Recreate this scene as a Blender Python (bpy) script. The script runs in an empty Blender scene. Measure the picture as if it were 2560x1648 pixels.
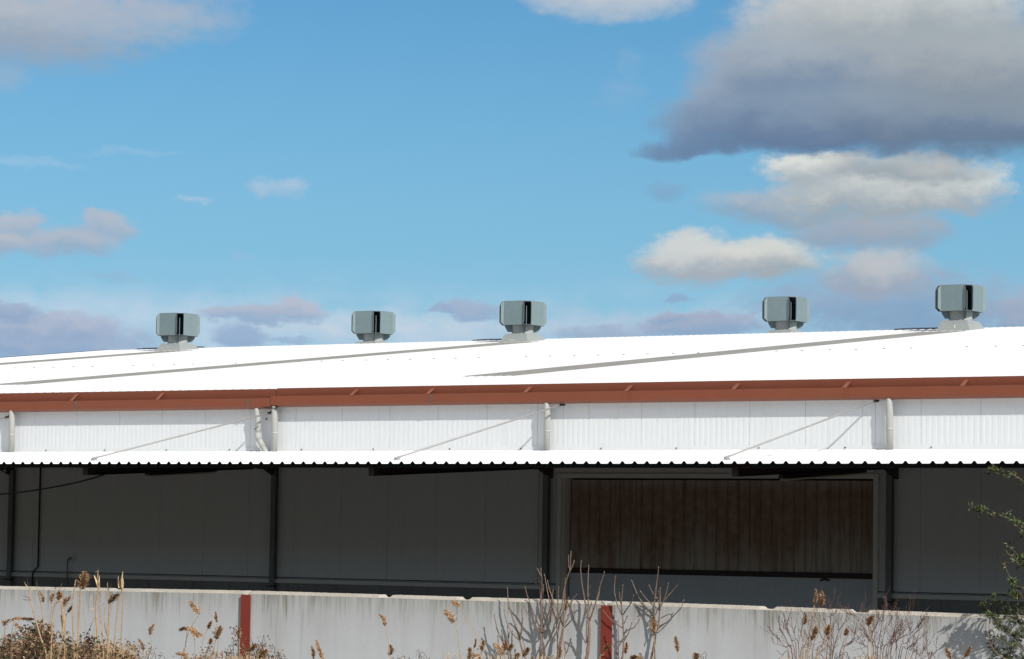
import bpy, bmesh, math, random
from mathutils import Vector, Matrix
random.seed(7)
scene = bpy.context.scene
C = scene.collection
# ------------------------------------------------------------------ camera
F, CX, CY, EYE = 8000.0, 1280.0, 824.0, 2.95
RX = Vector((0.83560403, 0.02332556, 0.5488368))
RY = Vector((0.54912833, -0.06268813, -0.83338363))
RZ = Vector((0.01496641, 0.99776055, -0.06519118))
cam_d = bpy.data.cameras.new("camera"); cam = bpy.data.objects.new("camera", cam_d); C.objects.link(cam)
cam_d.sensor_width = 36.0; cam_d.lens = 112.5; cam_d.clip_start = 0.1; cam_d.clip_end = 6000
cam.matrix_world = Matrix(((RX[0], RX[1], RX[2], 0), (RY[0], RY[1], RY[2], 0), (RZ[0], RZ[1], RZ[2], EYE), (0, 0, 0, 1)))
scene.camera = cam

def at(x, y, Y):
    """a point of the vertical plane at distance Y that is seen at (x, y) of the 2560 px photograph"""
    c = Vector((x - CX, -(y - CY), -F))
    d = Vector((RX.dot(c), RY.dot(c), RZ.dot(c)))
    p = d * (Y / d.y); p.z += EYE
    return p

# ------------------------------------------------------------------ light
SUN = Vector((2.0, -1.0, 1.53)).normalized()
sd = bpy.data.lights.new("sun", 'SUN'); sd.energy = 3.6; sd.angle = math.radians(0.5); sd.color = (1.0, 0.965, 0.91)
so = bpy.data.objects.new("sun", sd); C.objects.link(so); so.location = (20, -10, 40)
so.rotation_euler = SUN.to_track_quat('Z', 'Y').to_euler()
scene.view_settings.view_transform = 'Standard'; scene.view_settings.look = 'None'
scene.view_settings.exposure = 0.25; scene.view_settings.gamma = 1.0
scene.render.engine = 'CYCLES'
scene.cycles.max_bounces = 8; scene.cycles.diffuse_bounces = 5

# ------------------------------------------------------------------ node helper
class NT:
    def __init__(s, tree): s.t = tree; tree.nodes.clear()
    def n(s, typ, **kw):
        nd = s.t.nodes.new(typ)
        ins = kw.pop('ins', {})
        for k, v in kw.items(): setattr(nd, k, v)
        for k, v in ins.items():
            if isinstance(v, bpy.types.NodeSocket): s.t.links.new(v, nd.inputs[k])
            else: nd.inputs[k].default_value = v
        return nd
    def math(s, op, a, b=0.0, c=0.0, clamp=False):
        nd = s.n('ShaderNodeMath', operation=op, ins={0: a, 1: b, 2: c}); nd.use_clamp = clamp
        return nd.outputs[0]
    def mix(s, f, a, b, blend='MIX'):
        nd = s.n('ShaderNodeMix', data_type='RGBA', blend_type=blend, ins={0: f, 6: a, 7: b}); return nd.outputs[2]
    def mr(s, v, a, b, c=0.0, d=1.0, smooth=True):
        nd = s.n('ShaderNodeMapRange', interpolation_type='SMOOTHSTEP' if smooth else 'LINEAR', ins={0: v, 1: a, 2: b, 3: c, 4: d}); return nd.outputs[0]
    def noise(s, vec, scale, detail=4.0, rough=0.55, out=0):
        nd = s.n('ShaderNodeTexNoise', ins={'Vector': vec, 'Scale': scale, 'Detail': detail, 'Roughness': rough}); return nd.outputs[out]

def rgb(r, g, b): return (r, g, b, 1.0)

# ------------------------------------------------------------------ world: clear sky with drifting clouds
world = bpy.data.worlds.new("World"); scene.world = world; world.use_nodes = True
w = NT(world.node_tree)
sun_el = math.asin(SUN.z); sun_az = math.atan2(SUN.x, SUN.y)
SKY_K = 0.060
sky = w.n('ShaderNodeTexSky', sky_type='NISHITA', sun_disc=False, sun_elevation=sun_el, sun_rotation=sun_az,
          altitude=50.0, air_density=1.0, dust_density=0.6, ozone_density=2.2)
tc = w.n('ShaderNodeTexCoord')
dirv = w.n('ShaderNodeVectorMath', operation='NORMALIZE', ins={0: tc.outputs['Generated']}).outputs[0]
sep = w.n('ShaderNodeSeparateXYZ', ins={0: dirv})
az = w.math('MULTIPLY', w.math('ARCTAN2', sep.outputs[0], sep.outputs[1]), 180 / math.pi)
el = w.math('MULTIPLY', w.math('ARCSINE', sep.outputs[2]), 180 / math.pi)
def azel(x, y):     # photograph pixel (2392 px wide copy) -> azimuth and elevation of that part of the sky
    x *= 1.0702; y *= 1.0702
    c = Vector((x - CX, -(y - CY), -F)); d = Vector((RX.dot(c), RY.dot(c), RZ.dot(c))).normalized()
    return math.degrees(math.atan2(d.x, d.y)), math.degrees(math.asin(d.z))
PPD = 8000 * math.pi / 180 / 1.0702      # px per degree
coord = w.n('ShaderNodeCombineXYZ', ins={0: az, 1: el, 2: 0.0}).outputs[0]
def vadd(a, b): return w.n('ShaderNodeVectorMath', operation='ADD', ins={0: a, 1: b}).outputs[0]
def vmad(a, b, c): return w.n('ShaderNodeVectorMath', operation='MULTIPLY_ADD', ins={0: a, 1: b, 2: c}).outputs[0]
st = vmad(coord, (0.8, 1.35, 1.0), (0, 0, 0))
n1 = w.noise(st, 0.95, 7.0, 0.56, 'Color')
warp = vmad(n1, (1.1, 0.7, 0.0), (-0.55, -0.35, 0.0))
n2c = w.noise(st, 3.4, 6.0, 0.6, 'Color')
warp2 = vmad(n2c, (0.34, 0.24, 0.0), (-0.17, -0.12, 0.0))
P = vadd(vadd(coord, warp), warp2)
nf = w.noise(vmad(coord, (1.0, 1.8, 1.0), (3.1, 7.7, 0)), 2.2, 8.0, 0.62)          # billow detail
nl = w.noise(vmad(coord, (1.0, 1.5, 1.0), (13.1, 1.7, 0)), 1.2, 5.0, 0.55)
nfc = w.math('SUBTRACT', nf, 0.5); nlc = w.math('SUBTRACT', nl, 0.5)
skyc = w.mix(1.0, sky.outputs[0], rgb(0.52, 1.0, 1.27), 'MULTIPLY')
skyc = w.n('ShaderNodeVectorMath', operation='SCALE', ins={0: skyc, 3: SKY_K}).outputs[0]
# hazier and bluer low down, whiter toward the sun, unseen broken cloud added overhead to lift the ambient light
skyc = w.mix(w.mr(el, 11.0, 2.5, 0.0, 0.55), skyc, rgb(0.245, 0.458, 0.645))
sunh = w.n('ShaderNodeVectorMath', operation='DOT_PRODUCT', ins={0: dirv, 1: tuple(Vector((SUN.x, SUN.y, 0)).normalized())}).outputs[1]
skyc = w.mix(w.math('MULTIPLY', w.mr(sunh, -0.35, 0.9, 0.0, 0.6), w.mr(el, 45.0, 3.0)), skyc, rgb(0.40, 0.38, 0.34))
nh = w.noise(dirv, 2.6, 6.0, 0.6)
skyc = w.mix(w.math('MULTIPLY', w.mr(el, 14.0, 30.0), w.mr(nh, 0.34, 0.54, 0.25, 0.92)), skyc, rgb(0.70, 0.72, 0.74))
# thin high veil low over the horizon
veil = w.math('MULTIPLY', w.mr(el, 5.1, 3.0), w.mr(nl, 0.30, 0.75, 0.25, 1.0))
col = w.mix(w.math('MULTIPLY', veil, 0.78), skyc, rgb(0.50, 0.565, 0.655))
LT = (0.58, 0.575, 0.60)
# cx, cy, rx, ry, light colour, dark colour, softness (0 crisp .. 1 wispy), opacity, noise
CL = [
 (250, 745, 560, 62, (0.50,0.56,0.67), (0.44,0.52,0.66), 1.0, 0.55, 0.6, 0.5),
 (900, 772, 500, 48, (0.52,0.56,0.64), (0.42,0.50,0.64), 1.0, 0.70, 0.8, 0.5),
 (1480, 775, 330, 55, (0.42,0.48,0.59), (0.32,0.42,0.57), 1.0, 0.70, 0.9, 0.5),
 (2080, 715, 330, 90, (0.270,0.344,0.475), (0.206,0.308,0.465), 0.63, 0.92, 0.7, 0.5),
 (2380, 735, 90, 60, (0.342,0.363,0.466), (0.232,0.299,0.437), 0.56, 0.87, 0.7, 0.5),
 (60, 800, 320, 66, (0.351,0.400,0.533), (0.249,0.334,0.502), 0.42, 0.97, 0.6, 0.6),
 (120, 770, 150, 38, (0.387,0.419,0.533), (0.267,0.343,0.502), 0.35, 0.92, 0.6, 0.6),
 (20, 733, 95, 28, (0.306,0.363,0.504), (0.249,0.326,0.484), 0.35, 0.92, 0.6, 0.5),
 (690, 722, 80, 28, (0.414,0.428,0.524), (0.292,0.370,0.521), 0.28, 0.95, 0.7, 0.6),
 (570, 732, 110, 24, (0.378,0.409,0.514), (0.275,0.361,0.521), 0.35, 0.95, 0.6, 0.6),
 (565, 785, 70, 30, (0.279,0.363,0.524), (0.249,0.343,0.512), 0.42, 0.87, 0.5, 0.5),
 (680, 795, 60, 12, (0.297,0.381,0.543), (0.258,0.352,0.521), 0.56, 0.77, 0.6, 0.5),
 (1110, 722, 90, 24, (0.324,0.372,0.504), (0.258,0.343,0.502), 0.49, 0.87, 0.9, 0.5),
 (1025, 722, 26, 14, (0.288,0.353,0.504), (0.258,0.343,0.502), 0.49, 0.87, 0.7, 0.5),
 (1640, 768, 150, 38, (0.324,0.353,0.475), (0.232,0.326,0.484), 0.35, 0.92, 0.6, 0.5),
 (1570, 745, 40, 16, (0.342,0.372,0.485), (0.241,0.326,0.484), 0.35, 0.87, 0.6, 0.5),
 (1390, 785, 110, 26, (0.306,0.372,0.504), (0.249,0.334,0.493), 0.49, 0.82, 0.7, 0.5),
 (270, 640, 60, 14, (0.28,0.39,0.55), (0.26,0.38,0.55), 1.0, 0.45, 1.0, 0.5),
 (570, 605, 22, 10, (0.30,0.42,0.58), (0.30,0.42,0.58), 1.0, 0.4, 0.8, 0.5),
 (60, 372, 130, 13, (0.34,0.48,0.65), (0.34,0.48,0.65), 1.0, 0.45, 0.8, 0.5),
 (300, 350, 120, 10, (0.32,0.46,0.64), (0.32,0.46,0.64), 1.0, 0.35, 0.8, 0.5),
 (640, 436, 70, 19, (0.44,0.49,0.60), (0.36,0.45,0.59), 0.9, 0.70, 0.8, 0.5),
 (455, 470, 50, 10, (0.45,0.51,0.62), (0.38,0.47,0.62), 1.0, 0.6, 0.8, 0.5),
 (250, 530, 72, 34, (0.40,0.42,0.50), (0.29,0.37,0.50), 0.45, 0.92, 0.7, 0.5),
 (170, 568, 105, 34, (0.39,0.41,0.49), (0.28,0.36,0.49), 0.5, 0.92, 0.6, 0.5),
 (40, 530, 62, 34, (0.41,0.43,0.50), (0.30,0.37,0.49), 0.45, 0.92, 0.6, 0.5),
 (10, 568, 70, 28, (0.43,0.43,0.49), (0.30,0.36,0.48), 0.4, 0.92, 0.5, 0.5),
 (0, 190, 60, 40, (0.30,0.38,0.50), (0.27,0.37,0.52), 1.0, 0.6, 0.7, 0.5),
 (40, 50, 350, 112, (0.41,0.42,0.47), (0.28,0.32,0.41), 0.7, 0.95, 0.45, 0.3),
 (330, 40, 230, 62, (0.38,0.40,0.48), (0.31,0.38,0.50), 0.9, 0.85, 0.6, 0.3),
 (1430, -2, 205, 44, (0.50,0.50,0.54), (0.38,0.43,0.52), 0.6, 0.85, 0.45, 0.4),
 (1440, 215, 60, 45, (0.24,0.38,0.56), (0.22,0.37,0.56), 1.0, 0.40, 1.3, 0.5),
 (1475, 140, 30, 34, (0.25,0.39,0.56), (0.22,0.37,0.56), 1.0, 0.35, 1.3, 0.5),
 (1560, 440, 55, 24, (0.20,0.31,0.47), (0.19,0.31,0.47), 0.9, 0.65, 1.1, 0.5),
 (1590, 695, 34, 12, (0.24,0.32,0.48), (0.24,0.32,0.48), 0.8, 0.7, 0.8, 0.5),
 (2050, 640, 135, 56, (0.46,0.45,0.48), (0.30,0.33,0.42), 0.5, 0.92, 0.6, 0.5),
 (2100, 545, 120, 52, (0.34,0.36,0.42), (0.28,0.32,0.41), 0.6, 0.90, 0.6, 0.5),
 (1960, 545, 120, 44, (0.33,0.35,0.42), (0.27,0.32,0.42), 0.6, 0.90, 0.6, 0.5),
 (1640, 605, 150, 60, (0.56,0.55,0.55), (0.34,0.36,0.42), 0.30, 0.97, 0.5, 0.5),
 (1790, 600, 130, 56, (0.58,0.565,0.54), (0.33,0.35,0.40), 0.35, 0.97, 0.5, 0.5),
 (1830, 480, 190, 44, (0.38,0.40,0.46), (0.26,0.31,0.40), 0.7, 0.85, 0.7, 0.5),
 (2200, 440, 150, 70, (0.62,0.61,0.59), (0.34,0.36,0.41), 0.45, 0.97, 0.6, 0.5),
 (2020, 452, 210, 66, (0.54,0.535,0.53), (0.31,0.34,0.39), 0.4, 0.97, 0.6, 0.5),
 (1900, 400, 120, 46, (0.66,0.64,0.61), (0.36,0.38,0.42), 0.35, 0.96, 0.6, 0.5),
 (2110, 395, 190, 38, (0.42,0.42,0.43), (0.27,0.30,0.35), 0.5, 0.9, 0.6, 0.5),
 (2020, 150, 260, 130, (0.30,0.33,0.40), (0.20,0.25,0.34), 0.5, 0.98, 0.3, 0.3),
 (1650, 262, 110, 62, (0.23,0.31,0.44), (0.16,0.24,0.38), 0.7, 0.9, 0.4, 0.3),
 (1715, 150, 110, 80, (0.30,0.36,0.47), (0.20,0.28,0.41), 0.8, 0.85, 0.45, 0.3),
 (1590, 345, 110, 26, (0.15,0.225,0.36), (0.125,0.19,0.32), 0.65, 0.93, 0.3, 0.2),
 (1660, 305, 130, 58, (0.20,0.27,0.39), (0.125,0.19,0.32), 0.45, 0.95, 0.30, 0.2),
 (1760, 240, 180, 110, (0.30,0.35,0.44), (0.125,0.19,0.31), 0.45, 0.97, 0.35, 0.2),
 (1850, 150, 190, 120, (0.34,0.37,0.43), (0.17,0.225,0.33), 0.5, 0.97, 0.4, 0.25),
 (1930, 285, 280, 82, (0.20,0.26,0.36), (0.115,0.165,0.28), 0.35, 0.97, 0.25, 0.2),
 (2300, 270, 420, 100, (0.24,0.29,0.37), (0.13,0.175,0.265), 0.35, 0.98, 0.25, 0.2),
 (2330, 150, 330, 120, (0.38,0.39,0.41), (0.22,0.25,0.31), 0.6, 0.97, 0.4, 0.3),
 (1900, 40, 180, 90, (0.50,0.49,0.50), (0.33,0.36,0.42), 0.55, 0.97, 0.45, 0.35),
 (2150, 20, 330, 110, (0.52,0.515,0.515), (0.32,0.34,0.38), 0.6, 0.97, 0.45, 0.35),
]
for (x, y, rx, ry, cl, cd, soft, op, na, sn) in CL:
    a0, e0 = azel(x, y); sx = PPD / rx / 1.08; sy = PPD / ry / 1.08
    q = vmad(P, (sx, sy, 0.0), (-a0 * sx, -e0 * sy, 0.0))
    dd = w.n('ShaderNodeVectorMath', operation='DOT_PRODUCT', ins={0: q, 1: q}).outputs[1]
    v = w.math('MULTIPLY_ADD', nfc, na * 2.4, w.math('SUBTRACT', 1.0, dd))
    a = w.mr(v, -0.14 - 0.30 * soft, 0.42 + 0.95 * soft, 0.0, op)
    qy = w.n('ShaderNodeSeparateXYZ', ins={0: q}).outputs[1]
    sh = w.math('MULTIPLY_ADD', nlc, 1.5 * sn * 1.6, w.math('MULTIPLY_ADD', nfc, 1.2 * sn, qy))
    cl = (cl[0] * 0.95, cl[1] * 1.0, cl[2] * 0.99); cd = (cd[0] * 0.93, cd[1] * 1.0, cd[2] * 0.98)
    shc = w.mix(w.mr(sh, -0.65, 0.60), rgb(*cd), rgb(*cl))
    col = w.mix(a, col, shc)
back = w.n('ShaderNodeBackground', ins={0: col, 1: 1.0})
w.n('ShaderNodeOutputWorld', ins={0: back.outputs[0]})

# ------------------------------------------------------------------ materials
MATS = {}
def mat(name, base, rough=0.6, metal=0.0, var=0.12, vscale=3.0, dirt=None, bump=0.0, bscale=60.0, spec=0.4, streak=None, stretch=(1, 1, 1), island=None):
    """painted / weathered surface: base colour, two scales of tone variation, optional vertical streaks"""
    m = bpy.data.materials.new(name); m.use_nodes = True; t = NT(m.node_tree)
    g = t.n('ShaderNodeNewGeometry'); pos = g.outputs['Position']
    ps = t.n('ShaderNodeVectorMath', operation='MULTIPLY', ins={0: pos, 1: stretch}).outputs[0]
    n = t.noise(ps, vscale, 6.0, 0.6); nb = t.noise(ps, vscale * 9, 4.0, 0.6)
    k = t.math('MULTIPLY_ADD', t.math('SUBTRACT', n, 0.5), 2 * var, t.math('MULTIPLY_ADD', t.math('SUBTRACT', nb, 0.5), var, 1.0))
    c = t.n('ShaderNodeVectorMath', operation='SCALE', ins={0: base, 3: k}).outputs[0]
    if streak:      # (colour, amount, horizontal scale)
        sc = t.n('ShaderNodeVectorMath', operation='MULTIPLY', ins={0: pos, 1: (1, 1, 0.05)}).outputs[0]
        s = t.noise(sc, streak[2], 4.0, 0.65)
        c = t.mix(t.math('MULTIPLY', t.mr(s, 0.48, 0.72), streak[1]), c, rgb(*streak[0]))
    if island:
        rr = t.n('ShaderNodeValToRGB', ins={0: g.outputs['Random Per Island']})
        rr.color_ramp.interpolation = 'CONSTANT'
        els = rr.color_ramp.elements
        for i, cc in enumerate(island):
            e = els[i] if i < 2 else els.new(i / len(island))
            e.position = i / len(island); e.color = rgb(*cc)
        c = t.n('ShaderNodeVectorMath', operation='SCALE', ins={0: rr.outputs[0], 3: k}).outputs[0]
    if dirt:
        c = t.mix(t.math('MULTIPLY', t.mr(t.noise(ps, vscale * 2.3, 8.0, 0.7), 0.52, 0.75), dirt[1]), c, rgb(*dirt[0]))
    b = t.n('ShaderNodeBsdfPrincipled', ins={'Base Color': c, 'Roughness': rough, 'Metallic': metal, 'Specular IOR Level': spec})
    if bump:
        bn = t.n('ShaderNodeBump', ins={'Height': t.noise(pos, bscale, 5.0, 0.6), 'Strength': bump, 'Distance': 0.01})
        t.t.links.new(bn.outputs[0], b.inputs['Normal'])
    t.n('ShaderNodeOutputMaterial', ins={0: b.outputs[0]})
    MATS[name] = m; return m

mat('ground_soil', (0.075, 0.065, 0.05), 0.95, var=0.35, vscale=0.4, dirt=((0.05, 0.06, 0.025), 0.8), bump=0.6, bscale=8)
mat('yard_asphalt', (0.052, 0.046, 0.038), 0.9, var=0.25, vscale=0.6, bump=0.4, bscale=60)
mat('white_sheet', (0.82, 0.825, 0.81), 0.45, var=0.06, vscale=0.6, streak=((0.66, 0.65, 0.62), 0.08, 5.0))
mat('roof_white', (0.64, 0.645, 0.645), 0.5, var=0.09, vscale=1.6, stretch=(1, 0.05, 1), streak=None)
mat('panel_white', (0.70, 0.713, 0.725), 0.45, var=0.02, vscale=0.5, streak=((0.55, 0.55, 0.52), 0.20, 14.0))
mat('core_grey', (0.30, 0.31, 0.31), 0.8, var=0.2)  # plain grey of the wall core behind the cladding
mat('flashing_white', (0.70, 0.71, 0.71), 0.45, var=0.05)
mat('skylight_grey', (0.215, 0.205, 0.185), 0.7, var=0.30, vscale=1.2, dirt=((0.16, 0.15, 0.13), 0.5))
mat('ridge_blue', (0.05, 0.075, 0.115), 0.5, var=0.2)
mat('gutter_brown', (0.212, 0.061, 0.031), 0.42, var=0.08, vscale=1.5, dirt=((0.20, 0.08, 0.05), 0.35), streak=((0.16, 0.055, 0.035), 0.25, 12))
mat('joint_grey', (0.15, 0.08, 0.06), 0.6, var=0.4, vscale=30)
mat('pipe_grey', (0.38, 0.385, 0.36), 0.5, var=0.06, vscale=2.0, streak=((0.33, 0.33, 0.30), 0.3, 20))
mat('clip_and_shadow_dark', (0.06, 0.055, 0.05), 0.6)
mat('rod_grey', (0.33, 0.325, 0.31), 0.45, var=0.12, vscale=6)
mat('steel_dark', (0.045, 0.030, 0.025), 0.6, var=0.25)
mat('steel_tip', (0.045, 0.018, 0.014), 0.6, var=0.2)
mat('underside_shade', (0.035, 0.035, 0.037), 0.8, var=0.2)  # near-black: the shade under the canopy is put into this colour
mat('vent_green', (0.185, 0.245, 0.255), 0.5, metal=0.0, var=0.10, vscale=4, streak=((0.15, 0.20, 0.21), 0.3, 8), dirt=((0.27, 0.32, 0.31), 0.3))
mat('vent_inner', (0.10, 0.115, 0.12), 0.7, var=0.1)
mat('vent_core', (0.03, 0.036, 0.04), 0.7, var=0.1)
mat('vent_duct', (0.36, 0.38, 0.37), 0.5, var=0.12)
mat('vent_curb', (0.29, 0.31, 0.30), 0.55, var=0.08, vscale=3, dirt=((0.22, 0.235, 0.22), 0.5))
mat('bird_white', (0.75, 0.74, 0.70), 0.8, var=0.1)
mat('plinth_concrete', (0.25, 0.25, 0.24), 0.85, var=0.15, vscale=1.2, streak=((0.16, 0.15, 0.13), 0.5, 8), bump=0.3)
mat('frame_metal', (0.74, 0.71, 0.66), 0.5, var=0.08)
mat('door_light', (0.60, 0.63, 0.66), 0.5, var=0.05)
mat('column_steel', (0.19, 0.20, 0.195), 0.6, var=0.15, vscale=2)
mat('black_rubber', (0.012, 0.012, 0.013), 0.6)
mat('lamp_white', (0.55, 0.50, 0.42), 0.6, var=0.15)
mat('post_red', (0.25, 0.045, 0.029), 0.5, var=0.07, vscale=4, streak=((0.17, 0.03, 0.022), 0.3, 30))
mat('bark_grey', (0.21, 0.145, 0.11), 0.85, var=0.35, vscale=18, bump=0.5, bscale=90)
mat('twig_red', (0.17, 0.085, 0.065), 0.8, var=0.3, vscale=20)
mat('stem_dark', (0.10, 0.065, 0.045), 0.8, var=0.3, vscale=20)
mat('reed_stalk', (0.42, 0.285, 0.16), 0.7, var=0.28, vscale=14, dirt=((0.25, 0.14, 0.08), 0.6))
mat('reed_leaf', (0.58, 0.42, 0.25), 0.7, var=0.25, vscale=14)
mat('reed_plume', (0.40, 0.24, 0.12), 0.9, var=0.3, vscale=20, island=[(0.50, 0.32, 0.17), (0.36, 0.20, 0.10), (0.24, 0.13, 0.07), (0.56, 0.40, 0.24), (0.42, 0.25, 0.13)])
mat('bramble_leaf', (0.1, 0.1, 0.05), 0.75, var=0.3, vscale=20, island=[(0.055, 0.075, 0.02), (0.20, 0.085, 0.055), (0.30, 0.17, 0.10), (0.035, 0.05, 0.018), (0.30, 0.19, 0.09), (0.44, 0.31, 0.18), (0.09, 0.06, 0.03), (0.11, 0.035, 0.035)])
mat('green_leaf', (0.06, 0.09, 0.03), 0.42, var=0.25, vscale=20, island=[(0.055, 0.085, 0.022), (0.085, 0.12, 0.035), (0.035, 0.055, 0.02), (0.12, 0.15, 0.06), (0.05, 0.075, 0.025), (0.16, 0.12, 0.05)])

# concrete fence: pale aggregate with rain streaks running down from the top edge
def fence_mat():
    m = bpy.data.materials.new('fence_concrete'); m.use_nodes = True; t = NT(m.node_tree)
    pos = t.n('ShaderNodeNewGeometry').outputs['Position']
    z = t.n('ShaderNodeSeparateXYZ', ins={0: pos}).outputs[2]
    big = t.noise(pos, 0.9, 5.0, 0.6); fine = t.noise(pos, 70, 4.0, 0.7); mid = t.noise(pos, 9, 5.0, 0.65)
    k = t.math('ADD', t.math('MULTIPLY_ADD', big, 0.16, 0.84), t.math('MULTIPLY_ADD', fine, 0.22, t.math('MULTIPLY_ADD', mid, 0.12, -0.09)))
    base = t.n('ShaderNodeVectorMath', operation='SCALE', ins={0: (0.60, 0.61, 0.62), 3: k}).outputs[0]
    v = t.n('ShaderNodeVectorMath', operation='MULTIPLY', ins={0: pos, 1: (1, 1, 0.035)}).outputs[0]
    s1 = t.noise(v, 19, 5.0, 0.75); s2 = t.noise(v, 3.0, 3.0, 0.6); s3 = t.noise(v, 46, 3.0, 0.6)
    ln = t.math('ADD', z, t.math('MULTIPLY', t.math('SUBTRACT', s1, 0.5), 1.15))
    m1 = t.mr(ln, 2.00, 2.34)
    m1 = t.math('MULTIPLY', m1, t.mr(s2, 0.33, 0.62, 0.25, 1.0)); m1 = t.math('MULTIPLY', m1, t.mr(s3, 0.36, 0.60, 0.35, 1.0))
    c = t.mix(t.math('MULTIPLY', m1, 0.92), base, rgb(0.20, 0.18, 0.125))
    m2 = t.math('MULTIPLY', t.mr(t.math('ADD', z, t.math('MULTIPLY', t.math('SUBTRACT', s2, 0.5), 1.4)), 1.45, 2.35), 0.30)
    c = t.mix(m2, c, rgb(0.30, 0.285, 0.24))
    s4 = t.math('MULTIPLY', t.mr(t.noise(v, 5.5, 4.0, 0.8), 0.60, 0.70), t.mr(z, 1.2, 2.2, 0.10, 0.35))
    c = t.mix(s4, c, rgb(0.22, 0.215, 0.20))
    b = t.n('ShaderNodeBsdfPrincipled', ins={'Base Color': c, 'Roughness': 0.9, 'Specular IOR Level': 0.2})
    bn = t.n('ShaderNodeBump', ins={'Height': t.noise(pos, 55, 6.0, 0.7), 'Strength': 0.35, 'Distance': 0.008})
    t.t.links.new(bn.outputs[0], b.inputs['Normal'])
    t.n('ShaderNodeOutputMaterial', ins={0: b.outputs[0]}); MATS['fence_concrete'] = m
fence_mat()
mat('fence_coping', (0.43, 0.39, 0.33), 0.9, var=0.25, vscale=3, dirt=((0.30, 0.24, 0.16), 0.7), bump=0.4)

# rusty door skin: pale grey sheet, brown stains hanging down in tongues from the top
def rust_mat():
    m = bpy.data.materials.new('door_rust'); m.use_nodes = True; t = NT(m.node_tree)
    pos = t.n('ShaderNodeNewGeometry').outputs['Position']
    z = t.n('ShaderNodeSeparateXYZ', ins={0: pos}).outputs[2]
    v = t.n('ShaderNodeVectorMath', operation='MULTIPLY', ins={0: pos, 1: (1, 1, 0.06)}).outputs[0]
    s1 = t.noise(v, 9.0, 6.0, 0.75); s2 = t.noise(v, 1.6, 3.0, 0.6); s3 = t.noise(pos, 5, 6.0, 0.7)
    h = t.math('ADD', z, t.math('MULTIPLY', t.math('SUBTRACT', s1, 0.5), 1.6))
    h = t.math('ADD', h, t.math('MULTIPLY', t.math('SUBTRACT', s2, 0.5), 2.2))
    m1 = t.math('MULTIPLY', t.mr(h, 2.25, 3.35), t.mr(z, 3.95, 3.72, 0.45, 1.0))
    m1 = t.math('MULTIPLY', m1, t.mr(s3, 0.30, 0.60, 0.6, 1.0))
    c = t.mix(t.math('MULTIPLY', m1, 0.92), rgb(0.50, 0.46, 0.41), rgb(0.30, 0.165, 0.105))
    c = t.mix(t.math('MULTIPLY', t.mr(t.noise(v, 9, 4.0, 0.7), 0.5, 0.7), 0.6), c, rgb(0.17, 0.10, 0.07))
    b = t.n('ShaderNodeBsdfPrincipled', ins={'Base Color': c, 'Roughness': 0.75})
    t.n('ShaderNodeOutputMaterial', ins={0: b.outputs[0]}); MATS['door_rust'] = m
rust_mat()

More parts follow.
